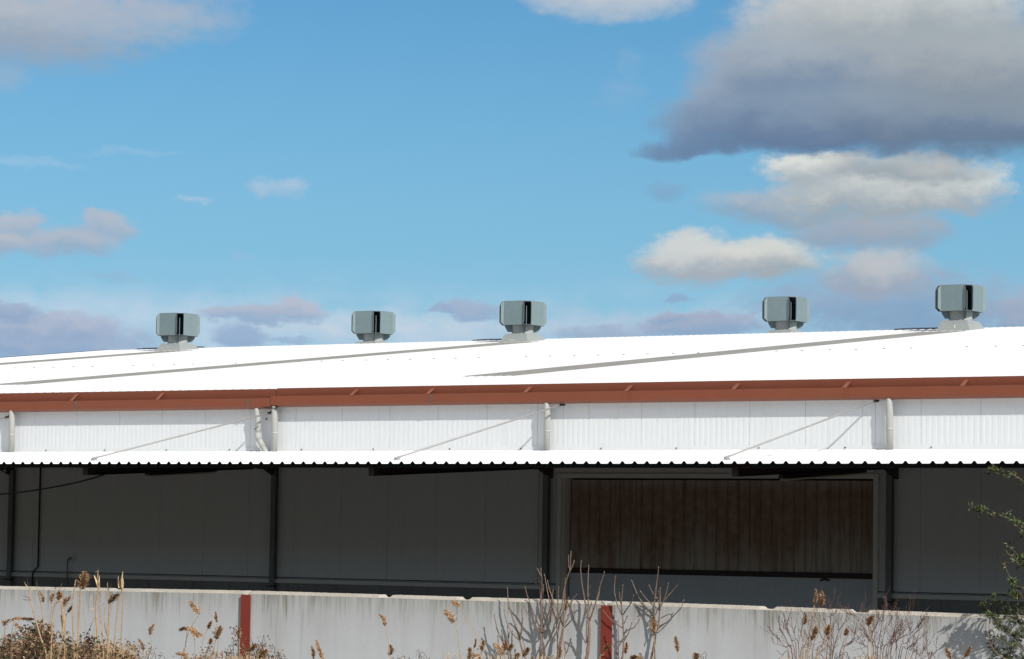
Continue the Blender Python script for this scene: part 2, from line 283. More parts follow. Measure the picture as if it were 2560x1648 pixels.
# ------------------------------------------------------------------ mesh helpers
class MB:
    def __init__(s): s.v = []; s.f = []; s.m = []; s.mats = []
    def mi(s, m):
        if m not in s.mats: s.mats.append(m)
        return s.mats.index(m)
    def face(s, pts, m=None):
        b = len(s.v); s.v += [tuple(p) for p in pts]; s.f.append(tuple(range(b, b + len(pts)))); s.m.append(s.mi(m) if m else 0)
    def box(s, x0, x1, y0, y1, z0, z1, m=None):
        p = [(x0,y0,z0),(x1,y0,z0),(x1,y1,z0),(x0,y1,z0),(x0,y0,z1),(x1,y0,z1),(x1,y1,z1),(x0,y1,z1)]
        s.hexa(p, m)
    def hexa(s, p, m=None):
        b = len(s.v); s.v += [tuple(q) for q in p]; k = s.mi(m) if m else 0
        for f in ((0,3,2,1),(4,5,6,7),(0,1,5,4),(1,2,6,5),(2,3,7,6),(3,0,4,7)):
            s.f.append(tuple(b + i for i in f)); s.m.append(k)
    def tube(s, pts, rad, n=6, m=None, cap=True):
        pts = [Vector(p) for p in pts]
        if not hasattr(rad, '__len__'): rad = [rad] * len(pts)
        b = len(s.v); k = s.mi(m) if m else 0; ref = None
        for i, p in enumerate(pts):
            t = (pts[min(i + 1, len(pts) - 1)] - pts[max(i - 1, 0)])
            if t.length < 1e-9: t = Vector((0, 0, 1))
            t.normalize()
            if ref is None: ref = t.orthogonal().normalized()
            ref = (ref - t * ref.dot(t))
            if ref.length < 1e-6: ref = t.orthogonal()
            ref.normalize(); q = t.cross(ref)
            for j in range(n):
                a = 2 * math.pi * j / n
                s.v.append(tuple(p + (ref * math.cos(a) + q * math.sin(a)) * rad[i]))
        for i in range(len(pts) - 1):
            for j in range(n):
                s.f.append((b+i*n+j, b+i*n+(j+1)%n, b+(i+1)*n+(j+1)%n, b+(i+1)*n+j)); s.m.append(k)
        if cap:
            s.f.append(tuple(b + j for j in reversed(range(n)))); s.m.append(k)
            e = b + (len(pts) - 1) * n; s.f.append(tuple(e + j for j in range(n))); s.m.append(k)
    def extrude(s, prof, x0, x1, m=None):
        """closed (y, z) profile along X, profile listed clockwise seen from +X or not: normals are recalculated"""
        b = len(s.v); n = len(prof); k = s.mi(m) if m else 0
        for x in (x0, x1): s.v += [(x, y, z) for y, z in prof]
        for j in range(n): s.f.append((b+j, b+(j+1)%n, b+n+(j+1)%n, b+n+j)); s.m.append(k)
        s.f.append(tuple(b + j for j in range(n))); s.m.append(k); s.f.append(tuple(b + n + j for j in reversed(range(n)))); s.m.append(k)
    def build(s, name, material, parent=None, smooth=False, recalc=True):
        me = bpy.data.meshes.new(name); me.from_pydata(s.v, [], s.f); me.update()
        for mm in (s.mats or [material]): me.materials.append(MATS[mm])
        if s.mats: me.polygons.foreach_set('material_index', s.m)
        if recalc:
            bm = bmesh.new(); bm.from_mesh(me); bmesh.ops.recalc_face_normals(bm, faces=bm.faces); bm.to_mesh(me); bm.free()
        if smooth: me.polygons.foreach_set('use_smooth', [True] * len(me.polygons))
        o = bpy.data.objects.new(name, me); C.objects.link(o)
        if parent: o.parent = parent; o.matrix_parent_inverse = parent.matrix_world.inverted()
        return o
def tag(o, label, cat, group=None):
    o['label'] = label; o['category'] = cat
    if group: o['group'] = group
    return o
def thing(name, label, cat, loc, group=None):
    o = bpy.data.objects.new(name, None); C.objects.link(o); o.location = loc; o.empty_display_size = 0.2
    o.matrix_world = Matrix.Translation(loc)
    return tag(o, label, cat, group)
def struct(name, mb, m):
    o = mb.build(name, m); o['kind'] = 'structure'; return o

# ------------------------------------------------------------------ ground
g = MB(); g.box(-900, 900, -60, 1500, -1.0, 0.0); struct('ground', g, 'ground_soil')
# unseen hill added behind the camera to block low sky and darken the canopy wall
hb = MB(); NXh, NYh = 60, 14
for i in range(NXh + 1):
    for j in range(NYh + 1):
        x = -260 + 460 * i / NXh; y = -14 - 90 * j / NYh
        hz = 30.0 * (1 - math.exp(-(j / NYh) * 4.0)) * (1 + 0.10 * math.sin(x * 0.05 + 1) + 0.05 * math.sin(x * 0.17)) - 0.05 + (random.uniform(-0.4, 0.4) if j else 0)
        hb.v.append((x, y, hz))
for i in range(NXh):
    for j in range(NYh):
        a = i * (NYh + 1) + j; hb.f.append((a, a + NYh + 1, a + NYh + 2, a + 1)); hb.m.append(0)
mat('blocker_hill_scrub', (0.045, 0.055, 0.025), 0.95, var=0.4, vscale=0.15, dirt=((0.10, 0.08, 0.045), 0.7), bump=1.0, bscale=1.5)
hb_o = struct('sky_blocker_hill', hb, 'blocker_hill_scrub')
g = MB(); g.box(-75, 20, 30.2, 44.62, 0.004, 0.03); struct('yard_pavement', g, 'yard_asphalt')

# ------------------------------------------------------------------ warehouse
WY = 44.4                       # face of the long wall
X0, X1 = -58.9, 4.0             # far (left) gable, right end well outside the picture
EZ, RIDGE_Y, RIDGE_Z = 5.475, 68.7, 8.03
SL = (RIDGE_Z - EZ) / (RIDGE_Y - WY)
wh = thing('warehouse', 'long low warehouse with white corrugated roof, brown gutter and pale ribbed wall', 'warehouse', (X0, WY, 0))
def roofz(y): return EZ + (y - WY) * SL if y <= RIDGE_Y else RIDGE_Z - (y - RIDGE_Y) * SL

def ribs(x0, x1, pitch=0.2, h=0.036, base=0.10, top=0.045, off=0.0):
    """profile of a trapezoidal sheet: flat pans with narrow raised ribs"""
    out = []; k = math.floor((x0 - off) / pitch)
    while True:
        xc = off + k * pitch; k += 1
        if xc - base / 2 > x1 + 1e-6: break
        if xc + base / 2 < x0 - 1e-6: continue
        for dx, z in ((-base / 2, 0), (-top / 2, h), (top / 2, h), (base / 2, 0)):
            x = xc + dx
            if x0 - 1e-6 <= x <= x1 + 1e-6: out.append((x, z))
    if not out or out[0][0] > x0 + 1e-4: out.insert(0, (x0, 0.0))
    if out[-1][0] < x1 - 1e-4: out.append((x1, 0.0))
    return out
def sheet(mb, prof, y0, z0, y1, z1, th=0.004, mtop=None, mbot=None):
    n = len(prof); b = len(mb.v)
    for (y, z) in ((y0, z0), (y1, z1)):
        for t in (0, -th):
            mb.v += [(x, y, z + dz + t) for x, dz in prof]
    kt = mb.mi(mtop) if mtop else 0; kb = mb.mi(mbot) if mbot else kt
    for i in range(n - 1):
        mb.f.append((b+i, b+i+1, b+2*n+i+1, b+2*n+i)); mb.m.append(kt)
        mb.f.append((b+n+i, b+3*n+i, b+3*n+i+1, b+n+i+1)); mb.m.append(kb)
        mb.f.append((b+i, b+n+i, b+n+i+1, b+i+1)); mb.m.append(kt)
        mb.f.append((b+2*n+i, b+2*n+i+1, b+3*n+i+1, b+3*n+i)); mb.m.append(kt)
    for i in (0, n - 1):
        mb.f.append((b+i, b+2*n+i, b+3*n+i, b+n+i)); mb.m.append(kt)

strips = [(-55.16, -54.04), (-44.16, -43.04), (-32.56, -31.44), (-20.56, -19.44), (-8.56, -7.44)]
SY0, SY1 = 47.9, 66.6
r = MB(); off = -31.5
YE = 44.385
xs = X0
for (a, b) in strips + [(X1, X1)]:
    sheet(r, ribs(xs, a, h=0.032, off=off), YE, roofz(YE), RIDGE_Y, RIDGE_Z)
    if b > a:
        sheet(r, ribs(a, b, h=0.032, off=off), YE, roofz(YE), SY0, roofz(SY0))
        sheet(r, ribs(a, b, h=0.032, off=off), SY1, roofz(SY1), RIDGE_Y, RIDGE_Z)
    xs = b
sheet(r, ribs(X0, X1, h=0.032, off=off), RIDGE_Y, RIDGE_Z, 93.0, roofz(93.0))
roof = r.build('roof', 'roof_white', wh, recalc=False)
for (a, b) in strips:
    s = MB(); sheet(s, ribs(a, b, h=0.032, off=off), SY0 - 0.1, roofz(SY0 - 0.1) + 0.006, SY1, roofz(SY1) + 0.006)
    o = s.build('skylight_strip', 'skylight_grey', roof, recalc=False); o['label'] = 'weathered grey translucent strip let into the white roof'
# dark ridge pieces, uphill of each strip
for (a, b) in ((-57.75, -55.75), (-46.45, -44.75), (-34.3, -32.6)):
    s = MB(); s.extrude([(RIDGE_Y - 0.1, RIDGE_Z + 0.042), (RIDGE_Y + 0.4, RIDGE_Z + 0.10), (RIDGE_Y + 0.9, RIDGE_Z + 0.04), (RIDGE_Y + 0.4, RIDGE_Z + 0.0)], a, b)
    o = s.build('ridge_flashing', 'ridge_blue', roof); o['label'] = 'dark blue ridge flashing'
# verge trim at the far gable
s = MB(); s.hexa([(X0-0.06, YE, roofz(YE)-0.1), (X0+0.02, YE, roofz(YE)-0.1), (X0+0.02, RIDGE_Y, RIDGE_Z-0.1), (X0-0.06, RIDGE_Y, RIDGE_Z-0.1),
                  (X0-0.06, YE, roofz(YE)+0.045), (X0+0.02, YE, roofz(YE)+0.045), (X0+0.02, RIDGE_Y, RIDGE_Z+0.045), (X0-0.06, RIDGE_Y, RIDGE_Z+0.045)])
s.build('verge_trim', 'ridge_blue', roof)
# row of screws along a purlin
mat('screw_grey', (0.16, 0.16, 0.16), 0.6)
s = MB(); s.tube([(0, 0, 0), (0, 0, 0.012)], 0.02, n=6); s.box(-0.026, 0.026, -0.026, 0.026, -0.002, 0.003); scr = s.build('roof_screw', 'screw_grey', roof)
x = -58.0; first = True
while x < -19.5:
    k = round((x - off) / 0.2); xx = off + 0.2 * k; x += 0.6
    if any(a - 0.05 < xx < b + 0.05 for a, b in strips) or random.random() < 0.12: continue
    o = scr if first else scr.copy()
    if not first: C.objects.link(o)
    first = False; yy = 56.6 + random.uniform(-0.03, 0.03); o.location = (xx - X0, yy - WY, roofz(yy) + 0.025)
    o.matrix_parent_inverse = Matrix.Identity(4); o.location = (xx, yy, roofz(yy) + 0.032); o.parent = roof

# ribbed wall panels: one metre wide, micro ribs every 10 cm
def wall_panels(mb, xa, xb, z0, z1, y):
    k0 = math.floor(xa - 0.29); x = None
    xs = []
    e = k0 + 0.29
    while e < xb:
        a = max(e, xa); b = min(e + 1.0, xb)
        if b - a > 0.02:
            prof = [(a, 0.012), (a + 0.006, 0.0)]
            q = e + 0.05
            dep = random.uniform(0.0012, 0.0022)
            while q < e + 0.98:
                for dx, dy in ((0.0, 0), (0.016, dep), (0.034, dep), (0.05, 0)):
                    if a + 0.007 < q + dx < b - 0.007: prof.append((q + dx, dy))
                q += 0.1
            prof += [(b - 0.006, 0.0), (b, 0.012)]
            m0 = len(mb.v)
            for z in (z0, z1): mb.v += [(px, y + py, z) for px, py in prof]
            n = len(prof)
            for i in range(n - 1): mb.f.append((m0+i, m0+i+1, m0+n+i+1, m0+n+i)); mb.m.append(0)
        e += 1.0
DX0, DX1 = -28.20, -22.49        # door opening
DTOP = 3.96
p = MB()
wall_panels(p, X0, DX0, 2.20, 5.46, WY)
wall_panels(p, DX1, X1, 2.20, 5.46, WY)
wall_panels(p, DX0, DX1, DTOP, 5.46, WY)
p.build('wall_cladding', 'panel_white', wh, recalc=False)
p = MB(); p.box(X0, DX0 - 0.002, WY + 0.02, WY + 0.2, 2.0, 5.44); p.box(DX1 + 0.002, X1, WY + 0.02, WY + 0.2, 2.0, 5.44); p.box(DX0, DX1, WY + 0.02, WY + 0.2, DTOP, 5.44)
p.box(X0, X0 + 0.2, WY + 0.2, 93, 0, 5.4); p.box(X1 - 0.2, X1, WY + 0.2, 93, 0, 5.4); p.box(X0, X1, 92.8, 93, 0, 5.4)
for xx in (X0 + 0.02, X1 - 0.2):
    p.hexa([(xx, WY+0.2, 5.4), (xx+0.18, WY+0.2, 5.4), (xx+0.18, 92.9, 5.4), (xx, 92.9, 5.4), (xx, 68.6, 7.98), (xx+0.18, 68.6, 7.98), (xx+0.18, 68.8, 7.98), (xx, 68.8, 7.98)])
p.build('wall_core', 'core_grey', wh)
# upper flashing where canopy meets the wall
p = MB()
p.box(X0, X1, WY - 0.012, WY + 0.004, 4.40, 4.475); p.extrude([(WY - 0.012, 4.405), (WY - 0.10, 4.392), (WY - 0.10, 4.388), (WY - 0.012, 4.398)], X0, X1)
fl = p.build('canopy_flashing', 'flashing_white', wh)
x = -40.9
while x < -18: s = MB(); s.box(x, x + 0.018, WY - 0.024, WY - 0.012, 4.43, 4.448); s.build('rivet', 'clip_and_shadow_dark', fl); x += 1.5 + random.uniform(-0.1, 0.1)
# plinth and base flashing
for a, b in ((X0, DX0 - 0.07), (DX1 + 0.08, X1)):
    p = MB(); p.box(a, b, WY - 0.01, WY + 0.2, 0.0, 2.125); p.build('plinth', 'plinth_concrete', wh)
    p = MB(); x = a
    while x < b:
        e = min(x + 3.0, b); p.extrude([(WY + 0.02, 2.21), (WY - 0.045, 2.19), (WY - 0.055, 2.125), (WY - 0.04, 2.12), (WY + 0.02, 2.12)], x, e - 0.004, 'frame_metal'); p.box(x, e, WY - 0.004, WY + 0.012, 2.2105, 2.226, 'clip_and_shadow_dark'); x = e  # dark strip painted as the shadow line above the flashing
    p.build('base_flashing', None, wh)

# sliding door in its recess
df = MB()
df.box(DX0 - 0.07, DX0, WY - 0.05, WY + 0.03, 0.0, DTOP + 0.065); df.box(DX1, DX1 + 0.08, WY - 0.05, WY + 0.03, 0.0, DTOP + 0.065)
df.box(DX0 + 0.001, DX1 - 0.001, WY - 0.048, WY + 0.03, DTOP - 0.005, DTOP + 0.065)
df.box(DX0 - 0.05, DX1 + 0.06, WY - 0.15, WY - 0.051, DTOP + 0.10, DTOP + 0.17)
df.box(DX0 - 0.001, DX0 + 0.02, WY + 0.031, WY + 0.30, 0.0, DTOP - 0.006); df.box(DX1 - 0.02, DX1 + 0.001, WY + 0.031, WY + 0.30, 0.0, DTOP - 0.006)
df.build('door_frame', 'frame_metal', wh)
door = MB()
pr = ribs(DX0 + 0.05, DX1 - 0.03, pitch=0.2, h=0.022, base=0.05, top=0.03)
def vsheet(mb, prof, y, z0, z1):
    b = len(mb.v); n = len(prof)
    for z in (z0, z1): mb.v += [(x, y + dz, z) for x, dz in prof]
    for i in range(n - 1): mb.f.append((b+i, b+i+1, b+n+i+1, b+n+i)); mb.m.append(0)
vsheet(door, pr, WY + 0.20, 2.49, 3.93)
dr = door.build('sliding_door', 'door_rust', wh, recalc=False); dr['label'] = 'rust stained upper skin of the big sliding door'
p = MB(); vsheet(p, [(x, -z * 0.35) for x, z in ribs(DX0 + 0.05, DX1 - 0.03, pitch=0.1, h=0.018, base=0.024, top=0.012)], WY + 0.17, 0.05, 2.405)
o = p.build('lower_skin', 'door_light', dr, recalc=False); o['label'] = 'clean blue grey lower skin of the sliding door'
p = MB(); p.box(DX0 + 0.03, DX1 - 0.03, WY + 0.15, WY + 0.24, 2.41, 2.485); p.build('middle_rail', 'steel_dark', dr)
p = MB(); p.box(DX0 + 0.022, DX1 - 0.022, WY + 0.3, WY + 0.34, 0.0, 3.95); p.build('door_backing', 'steel_dark', dr)
p = MB(); p.tube([(-23.5, WY+0.15, 2.37), (-23.42, WY+0.12, 2.395), (-23.34, WY+0.15, 2.37)], 0.015); p.build('handle', 'black_rubber', dr)

# corner trim beside the third downpipe
p = MB(); p.box(-28.70, -28.66, WY - 0.02, WY - 0.001, 2.21, 4.3); p.box(-28.60, -28.575, WY - 0.02, WY - 0.001, 2.21, 4.3); p.build('corner_trim', 'frame_metal', wh)

# gutters: two runs with a small step between them
def gutter(xa, xb, dz, joints, straps):
    yb, yf, zb = WY - 0.018, WY - 0.19, 5.205 + dz
    p = MB(); t = 0.004
    p.extrude([(yb, 5.508 + dz * 0.3), (yb, zb - 0.03), (yf + 0.035, zb - 0.035), (yf, zb + 0.008), (yf, zb + 0.150), (yf + 0.022, zb + 0.155),
               (yf + 0.022, zb + 0.150), (yf + t, zb + 0.146), (yf + t, zb + 0.004), (yf + 0.05, zb - 0.03), (yb - t, zb - 0.025), (yb - t, 5.508 + dz * 0.3)], xa, xb)
    go = p.build('gutter', 'gutter_brown', wh)
    for x in joints:
        j = MB(); j.box(x - 0.035, x + 0.035, yf - 0.004, yf - 0.0005, zb + 0.002, zb + 0.15)
        for zz in (0.02, 0.06, 0.10, 0.135):
            for dx in (-0.024, 0.022): j.box(x + dx - 0.006, x + dx + 0.006, yf - 0.009, yf - 0.004, zb + zz, zb + zz + 0.01)
        j.build('gutter_joint', 'gutter_brown' if x > -27 else 'joint_grey', go)
    for x in straps:
        j = MB(); h = 0.035
        j.hexa([(x - h, yf + 0.001, zb + 0.152), (x + h, yf + 0.001, zb + 0.152), (x + h, yb - 0.006, 5.452), (x - h, yb - 0.006, 5.452),
                (x - h, yf + 0.001, zb + 0.160), (x + h, yf + 0.001, zb + 0.160), (x + h, yb - 0.006, 5.466), (x - h, yb - 0.006, 5.466)])
        j.box(x - h - 0.003, x - h, yf + 0.03, yb - 0.006, zb + 0.10, zb + 0.150)
        j.build('gutter_strap', 'gutter_brown', go)
gutter(X0, -34.14, -0.032, (-38.59, -34.63), (-40.72, -38.70, -36.68))
gutter(-34.125, X1, 0.0, (-30.72, -26.81, -22.89), (-32.39, -30.80, -28.84, -26.89, -24.905, -22.937, -20.938, -18.94))
# loose end flap where the two runs meet
p = MB(); p.box(-34.139, -34.127, WY - 0.185, WY - 0.03, 5.15, 5.34); p.box(-34.3, -33.98, WY - 0.2, WY - 0.16, 5.150, 5.162); p.build('gutter_end', 'clip_and_shadow_dark', wh)

# downpipes
PY = WY - 0.126
def downpipe(x, bent=False):
    p = MB(); top = 5.17
    px = x + 0.062
    pts = [(px, PY - 0.01, top), (px, PY, top - 0.06), (px, PY, 4.42)]
    if not bent:
        p.tube([(px, PY - 0.025, top + 0.02), (px, PY - 0.02, top - 0.02), (px, PY - 0.012, top - 0.10), (px, PY, top - 0.19), (px, PY, 4.36)], [0.030, 0.045, 0.054, 0.055, 0.055], n=16, m='pipe_grey')
        p.tube([(px, PY, 4.74), (px, PY, 4.70)], 0.056, n=16, m='pipe_grey')
        p.box(px - 0.05, px + 0.05, PY - 0.03, PY + 0.07, top, top + 0.03, 'clip_and_shadow_dark')
    o = p.build('downpipe', None, wh, smooth=True, recalc=True); return o
for x in (-52.2, -46.2, -40.24, -34.14, -28.50, -22.245, -16.2, -10.2, -4.2): downpipe(x)
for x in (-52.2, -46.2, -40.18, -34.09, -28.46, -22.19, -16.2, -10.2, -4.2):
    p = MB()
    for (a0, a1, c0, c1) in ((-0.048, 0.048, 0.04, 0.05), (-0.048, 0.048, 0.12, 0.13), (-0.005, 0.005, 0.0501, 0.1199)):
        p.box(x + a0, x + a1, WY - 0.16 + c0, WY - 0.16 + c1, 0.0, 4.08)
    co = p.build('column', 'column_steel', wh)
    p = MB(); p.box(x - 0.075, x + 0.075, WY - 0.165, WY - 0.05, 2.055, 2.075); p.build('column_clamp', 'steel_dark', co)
# the cranked pipe that runs into the second downpipe
p = MB(); bx = -34.45
p.tube([(bx, PY - 0.04, 5.16), (bx, PY - 0.03, 5.10), (bx + 0.005, PY - 0.01, 5.0), (bx + 0.01, PY, 4.82), (bx + 0.01, PY, 4.72)], [0.03, 0.045, 0.05, 0.05, 0.05], n=16)
p.tube([(bx + 0.01, PY, 4.735), (bx + 0.01, PY, 4.66), (bx + 0.045, PY, 4.60)], 0.0545, n=16)
p.tube([(bx + 0.03, PY, 4.625), (bx + 0.12, PY, 4.49)], 0.0525, n=16)
p.tube([(bx + 0.11, PY, 4.505), (bx + 0.25, PY + 0.02, 4.30)], 0.048, n=16)
p.build('cranked_downpipe', 'pipe_grey', wh, smooth=True)
p = MB(); p.tube([(bx - 0.045, PY - 0.05, 4.775), (bx + 0.01, PY - 0.058, 4.81), (bx + 0.062, PY - 0.04, 4.845)], 0.006, n=5); p.tube([(bx + 0.105, WY - 0.04, 4.97), (bx + 0.105, WY, 4.97)], 0.012, n=5)
p.build('pipe_clip', 'clip_and_shadow_dark', wh)

# canopy: corrugated sheet hung from tie rods
CY0, CZ0, CYW, CZW = 39.2, 4.078, WY - 0.02, 4.385
cs = (CZW - CZ0) / (CYW - CY0)
n0 = at(10.1, 1158, CY0).x
p = MB(); sheet(p, ribs(X0, X1, pitch=0.2041, h=0.036, base=0.088, top=0.026, off=n0), CY0, CZ0 - 0.03, CYW, CZW - 0.012, th=0.004, mtop='white_sheet', mbot='underside_shade')
can = p.build('canopy_roof', None, wh, recalc=False)
p = MB()
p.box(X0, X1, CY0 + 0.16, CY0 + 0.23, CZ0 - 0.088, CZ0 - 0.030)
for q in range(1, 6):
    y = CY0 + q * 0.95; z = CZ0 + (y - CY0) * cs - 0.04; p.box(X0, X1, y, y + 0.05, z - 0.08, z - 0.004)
p.build('purlins', 'underside_shade', can)
for k in range(12):      # overlapping sheet ends on the canopy
    s = MB()
    xx = -39.5 + random.random() * 20; yy = CY0 + random.uniform(1.2, 4.4); z = CZ0 - 0.03 + (yy - CY0) * cs
    s.hexa([(xx, yy, z+0.001), (xx+0.05, yy, z+0.001), (xx+0.05, yy+0.25, z+0.001+0.25*cs), (xx, yy+0.25, z+0.001+0.25*cs), (xx, yy, z+0.004), (xx+0.05, yy, z+0.004), (xx+0.05, yy+0.25, z+0.004+0.25*cs), (xx, yy+0.25, z+0.004+0.25*cs)])
    s.build('sealing_patch', 'rod_grey', can)
BX = [-40.24, -34.10, -28.42, -22.12, -16.1, -10.1]
for i, x in enumerate(BX):
    p = MB(); yt = 39.35; 
    zt = lambda y: CZ0 + (y - CY0) * cs - 0.045
    zb_ = lambda y: 3.865 + (y - yt) * (4.11 - 3.865) / (WY - 0.01 - yt)
    ye = WY - 0.01
    for (xa, xb, up) in ((x - 0.05, x + 0.05, 0), (x - 0.05, x + 0.05, 1)):
        if up: p.hexa([(xa, yt, zt(yt) - 0.012), (xb, yt, zt(yt) - 0.012), (xb, ye, zt(ye) - 0.012), (xa, ye, zt(ye) - 0.012), (xa, yt, zt(yt)), (xb, yt, zt(yt)), (xb, ye, zt(ye)), (xa, ye, zt(ye))])
        else: p.hexa([(xa, yt, zb_(yt)), (xb, yt, zb_(yt)), (xb, ye, zb_(ye)), (xa, ye, zb_(ye)), (xa, yt, zb_(yt) + 0.012), (xb, yt, zb_(yt) + 0.012), (xb, ye, zb_(ye) + 0.012), (xa, ye, zb_(ye) + 0.012)])
    p.hexa([(x - 0.005, yt + 0.002, zb_(yt) + 0.013), (x + 0.005, yt + 0.002, zb_(yt) + 0.013), (x + 0.005, ye, zb_(ye) + 0.013), (x - 0.005, ye, zb_(ye) + 0.013),
            (x - 0.005, yt + 0.002, zt(yt) - 0.013), (x + 0.005, yt + 0.002, zt(yt) - 0.013), (x + 0.005, ye, zt(ye) - 0.013), (x - 0.005, ye, zt(ye) - 0.013)])
    p.hexa([(x - 0.04, ye - 0.35, zb_(ye) - 0.02), (x + 0.04, ye - 0.35, zb_(ye) - 0.02), (x + 0.04, ye, zb_(ye) - 0.16), (x - 0.04, ye, zb_(ye) - 0.16), (x - 0.04, ye - 0.35, zb_(ye) - 0.001), (x + 0.04, ye - 0.35, zb_(ye) - 0.001), (x + 0.04, ye, zb_(ye) - 0.001), (x - 0.04, ye, zb_(ye) - 0.001)])
    bo = p.build('canopy_beam', 'steel_dark', wh)
    e = MB(); e.box(x - 0.052, x + 0.052, yt - 0.008, yt - 0.001, zb_(yt), zt(yt)); e.build('end_plate', 'steel_tip', bo)
RODS = [((0 + 66 / 2.78, 1041.5), None), ((680, 1031), (245, 1146.5)), ((850 + 1553/2.78, 700 + 863/2.78), (850 + 392/2.78, 700 + 1240/2.78)), ((2192.8, 1001), (1809.7, 1141.5))]
def rod(T, B):
    p = MB(); d = (B - T); mid = T + d * 0.525
    p.tube([T, mid, B], 0.0145, n=8); ro = p.build('tie_rod', 'rod_grey', wh, smooth=True)
    e = MB(); dn = d.normalized(); e.tube([T - dn * 0.02, T + dn * 0.13], 0.021, n=8); e.box(T.x - 0.02, T.x + 0.02, T.y - 0.02, T.y + 0.04, T.z - 0.03, T.z + 0.03); e.build('rod_socket', 'clip_and_shadow_dark', ro)
    e = MB(); e.tube([mid - dn * 0.07, mid + dn * 0.07], 0.017, n=8); e.build('turnbuckle', 'rod_grey', ro)
    e = MB(); e.tube([B - dn * 0.10, B + dn * 0.04], 0.020, n=8); e.box(B.x - 0.03, B.x + 0.03, B.y - 0.03, B.y + 0.06, B.z - 0.06, B.z - 0.01); e.build('rod_foot', 'rod_grey', ro)
for k, (a, b) in enumerate(RODS):
    T = at(*a, WY - 0.02)
    if b: z = at(*b, 39.7).z; B = Vector((T.x, 39.68, 4.15))
    else: B = Vector((T.x, 39.68, 4.15))
    rod(T, B)
rod(Vector((-16.3, WY - 0.02, 5.15)), Vector((-16.3, 39.68, 4.15)))

# conduit and water spout on the wall
p = MB(); p.tube([(-39.54, WY - 0.03, 4.3), (-39.54, WY - 0.03, 2.31), (-39.60, WY - 0.06, 2.24), (-39.64, WY - 0.06, 2.17), (-39.64, WY - 0.06, 1.6)], 0.015, n=8); p.build('wall_conduit', 'black_rubber', wh, smooth=True)
p = MB(); p.tube([(-38.80, WY - 0.07, 1.0), (-38.80, WY - 0.07, 2.36), (-38.79, WY - 0.08, 2.42), (-38.74, WY - 0.10, 2.46)], [0.012, 0.012, 0.014, 0.016], n=8)
p.tube([(-38.77, WY - 0.09, 2.445), (-38.68, WY - 0.12, 2.475)], 0.024, n=8); p.build('standpipe', 'column_steel', wh, smooth=True)

# lamps under the canopy, hung separately
def lamp(px0, px1, y0, ya, yb, label):
    a = at(px0, y0, ya); L = thing('canopy_lamp', label, 'lamp', (a.x, (ya + yb) / 2, a.z), 'strip lamps under the canopy')
    z0 = a.z; z1 = a.z + (yb - ya) * cs; h = 0.055
    s = MB(); s.hexa([(a.x-h, ya, z0+0.015), (a.x+h, ya, z0+0.015), (a.x+h, yb, z1+0.015), (a.x-h, yb, z1+0.015), (a.x-0.03, ya, z0+0.07), (a.x+0.03, ya, z0+0.07), (a.x+0.03, yb, z1+0.07), (a.x-0.03, yb, z1+0.07)])
    s.build('lamp_housing', 'steel_dark', L)
    s = MB(); s.tube([(a.x - 0.02, ya + 0.03, z0 - 0.003), (a.x - 0.02, yb - 0.03, z1 - 0.003)], 0.016, n=8); s.tube([(a.x + 0.025, ya + 0.03, z0 - 0.003), (a.x + 0.025, yb - 0.03, z1 - 0.003)], 0.016, n=8)
    s.build('lamp_tube', 'lamp_white', L)
    s = MB()
    for q in (0.2, 0.8):
        y = ya + (yb - ya) * q; z = z0 + (y - ya) * cs; s.tube([(a.x, y, z + 0.06), (a.x, y, CZ0 + (y - CY0) * cs - 0.04)], 0.006, n=5)
    s.build('hanger', 'steel_dark', L)
lamp(367, 527, 1190, 41.0, 42.8, 'dim strip lamp under the left bay of the canopy, near the hanging cable')
lamp(1953, 2196, 1199, 40.6, 43.2, 'pale strip lamp in front of the rusty door head')
for (x, y) in ((12, 1177), (638, 1173)):  # small white disks put in for two bright spots under the canopy
    a = at(x, y, 43.6); s = MB(); s.tube([(a.x, a.y, a.z - 0.012), (a.x, a.y, a.z + 0.012)], 0.028, n=10); s.tube([(a.x, a.y, a.z + 0.012), (a.x, a.y, 4.29)], 0.004, n=4)
    tag(s.build('white_disk', 'bird_white'), 'tiny white insulator under the canopy left of the %s downpipe' % ('cranked' if x > 100 else 'farthest left'), 'disk', 'white disks under the canopy')
# hanging black cable
pts = [at(x, y, 39.6) for x, y in ((262, 1186), (235, 1195), (200, 1204.5), (160, 1213), (120, 1220.5), (80, 1227), (40, 1232), (0, 1235.5), (-60, 1238), (-140, 1232), (-240, 1205))]
s = MB(); s.tube(pts, 0.013, n=8); tag(s.build('cable', 'black_rubber', smooth=True), 'thick black cable sagging from a canopy beam across the left edge', 'cable')

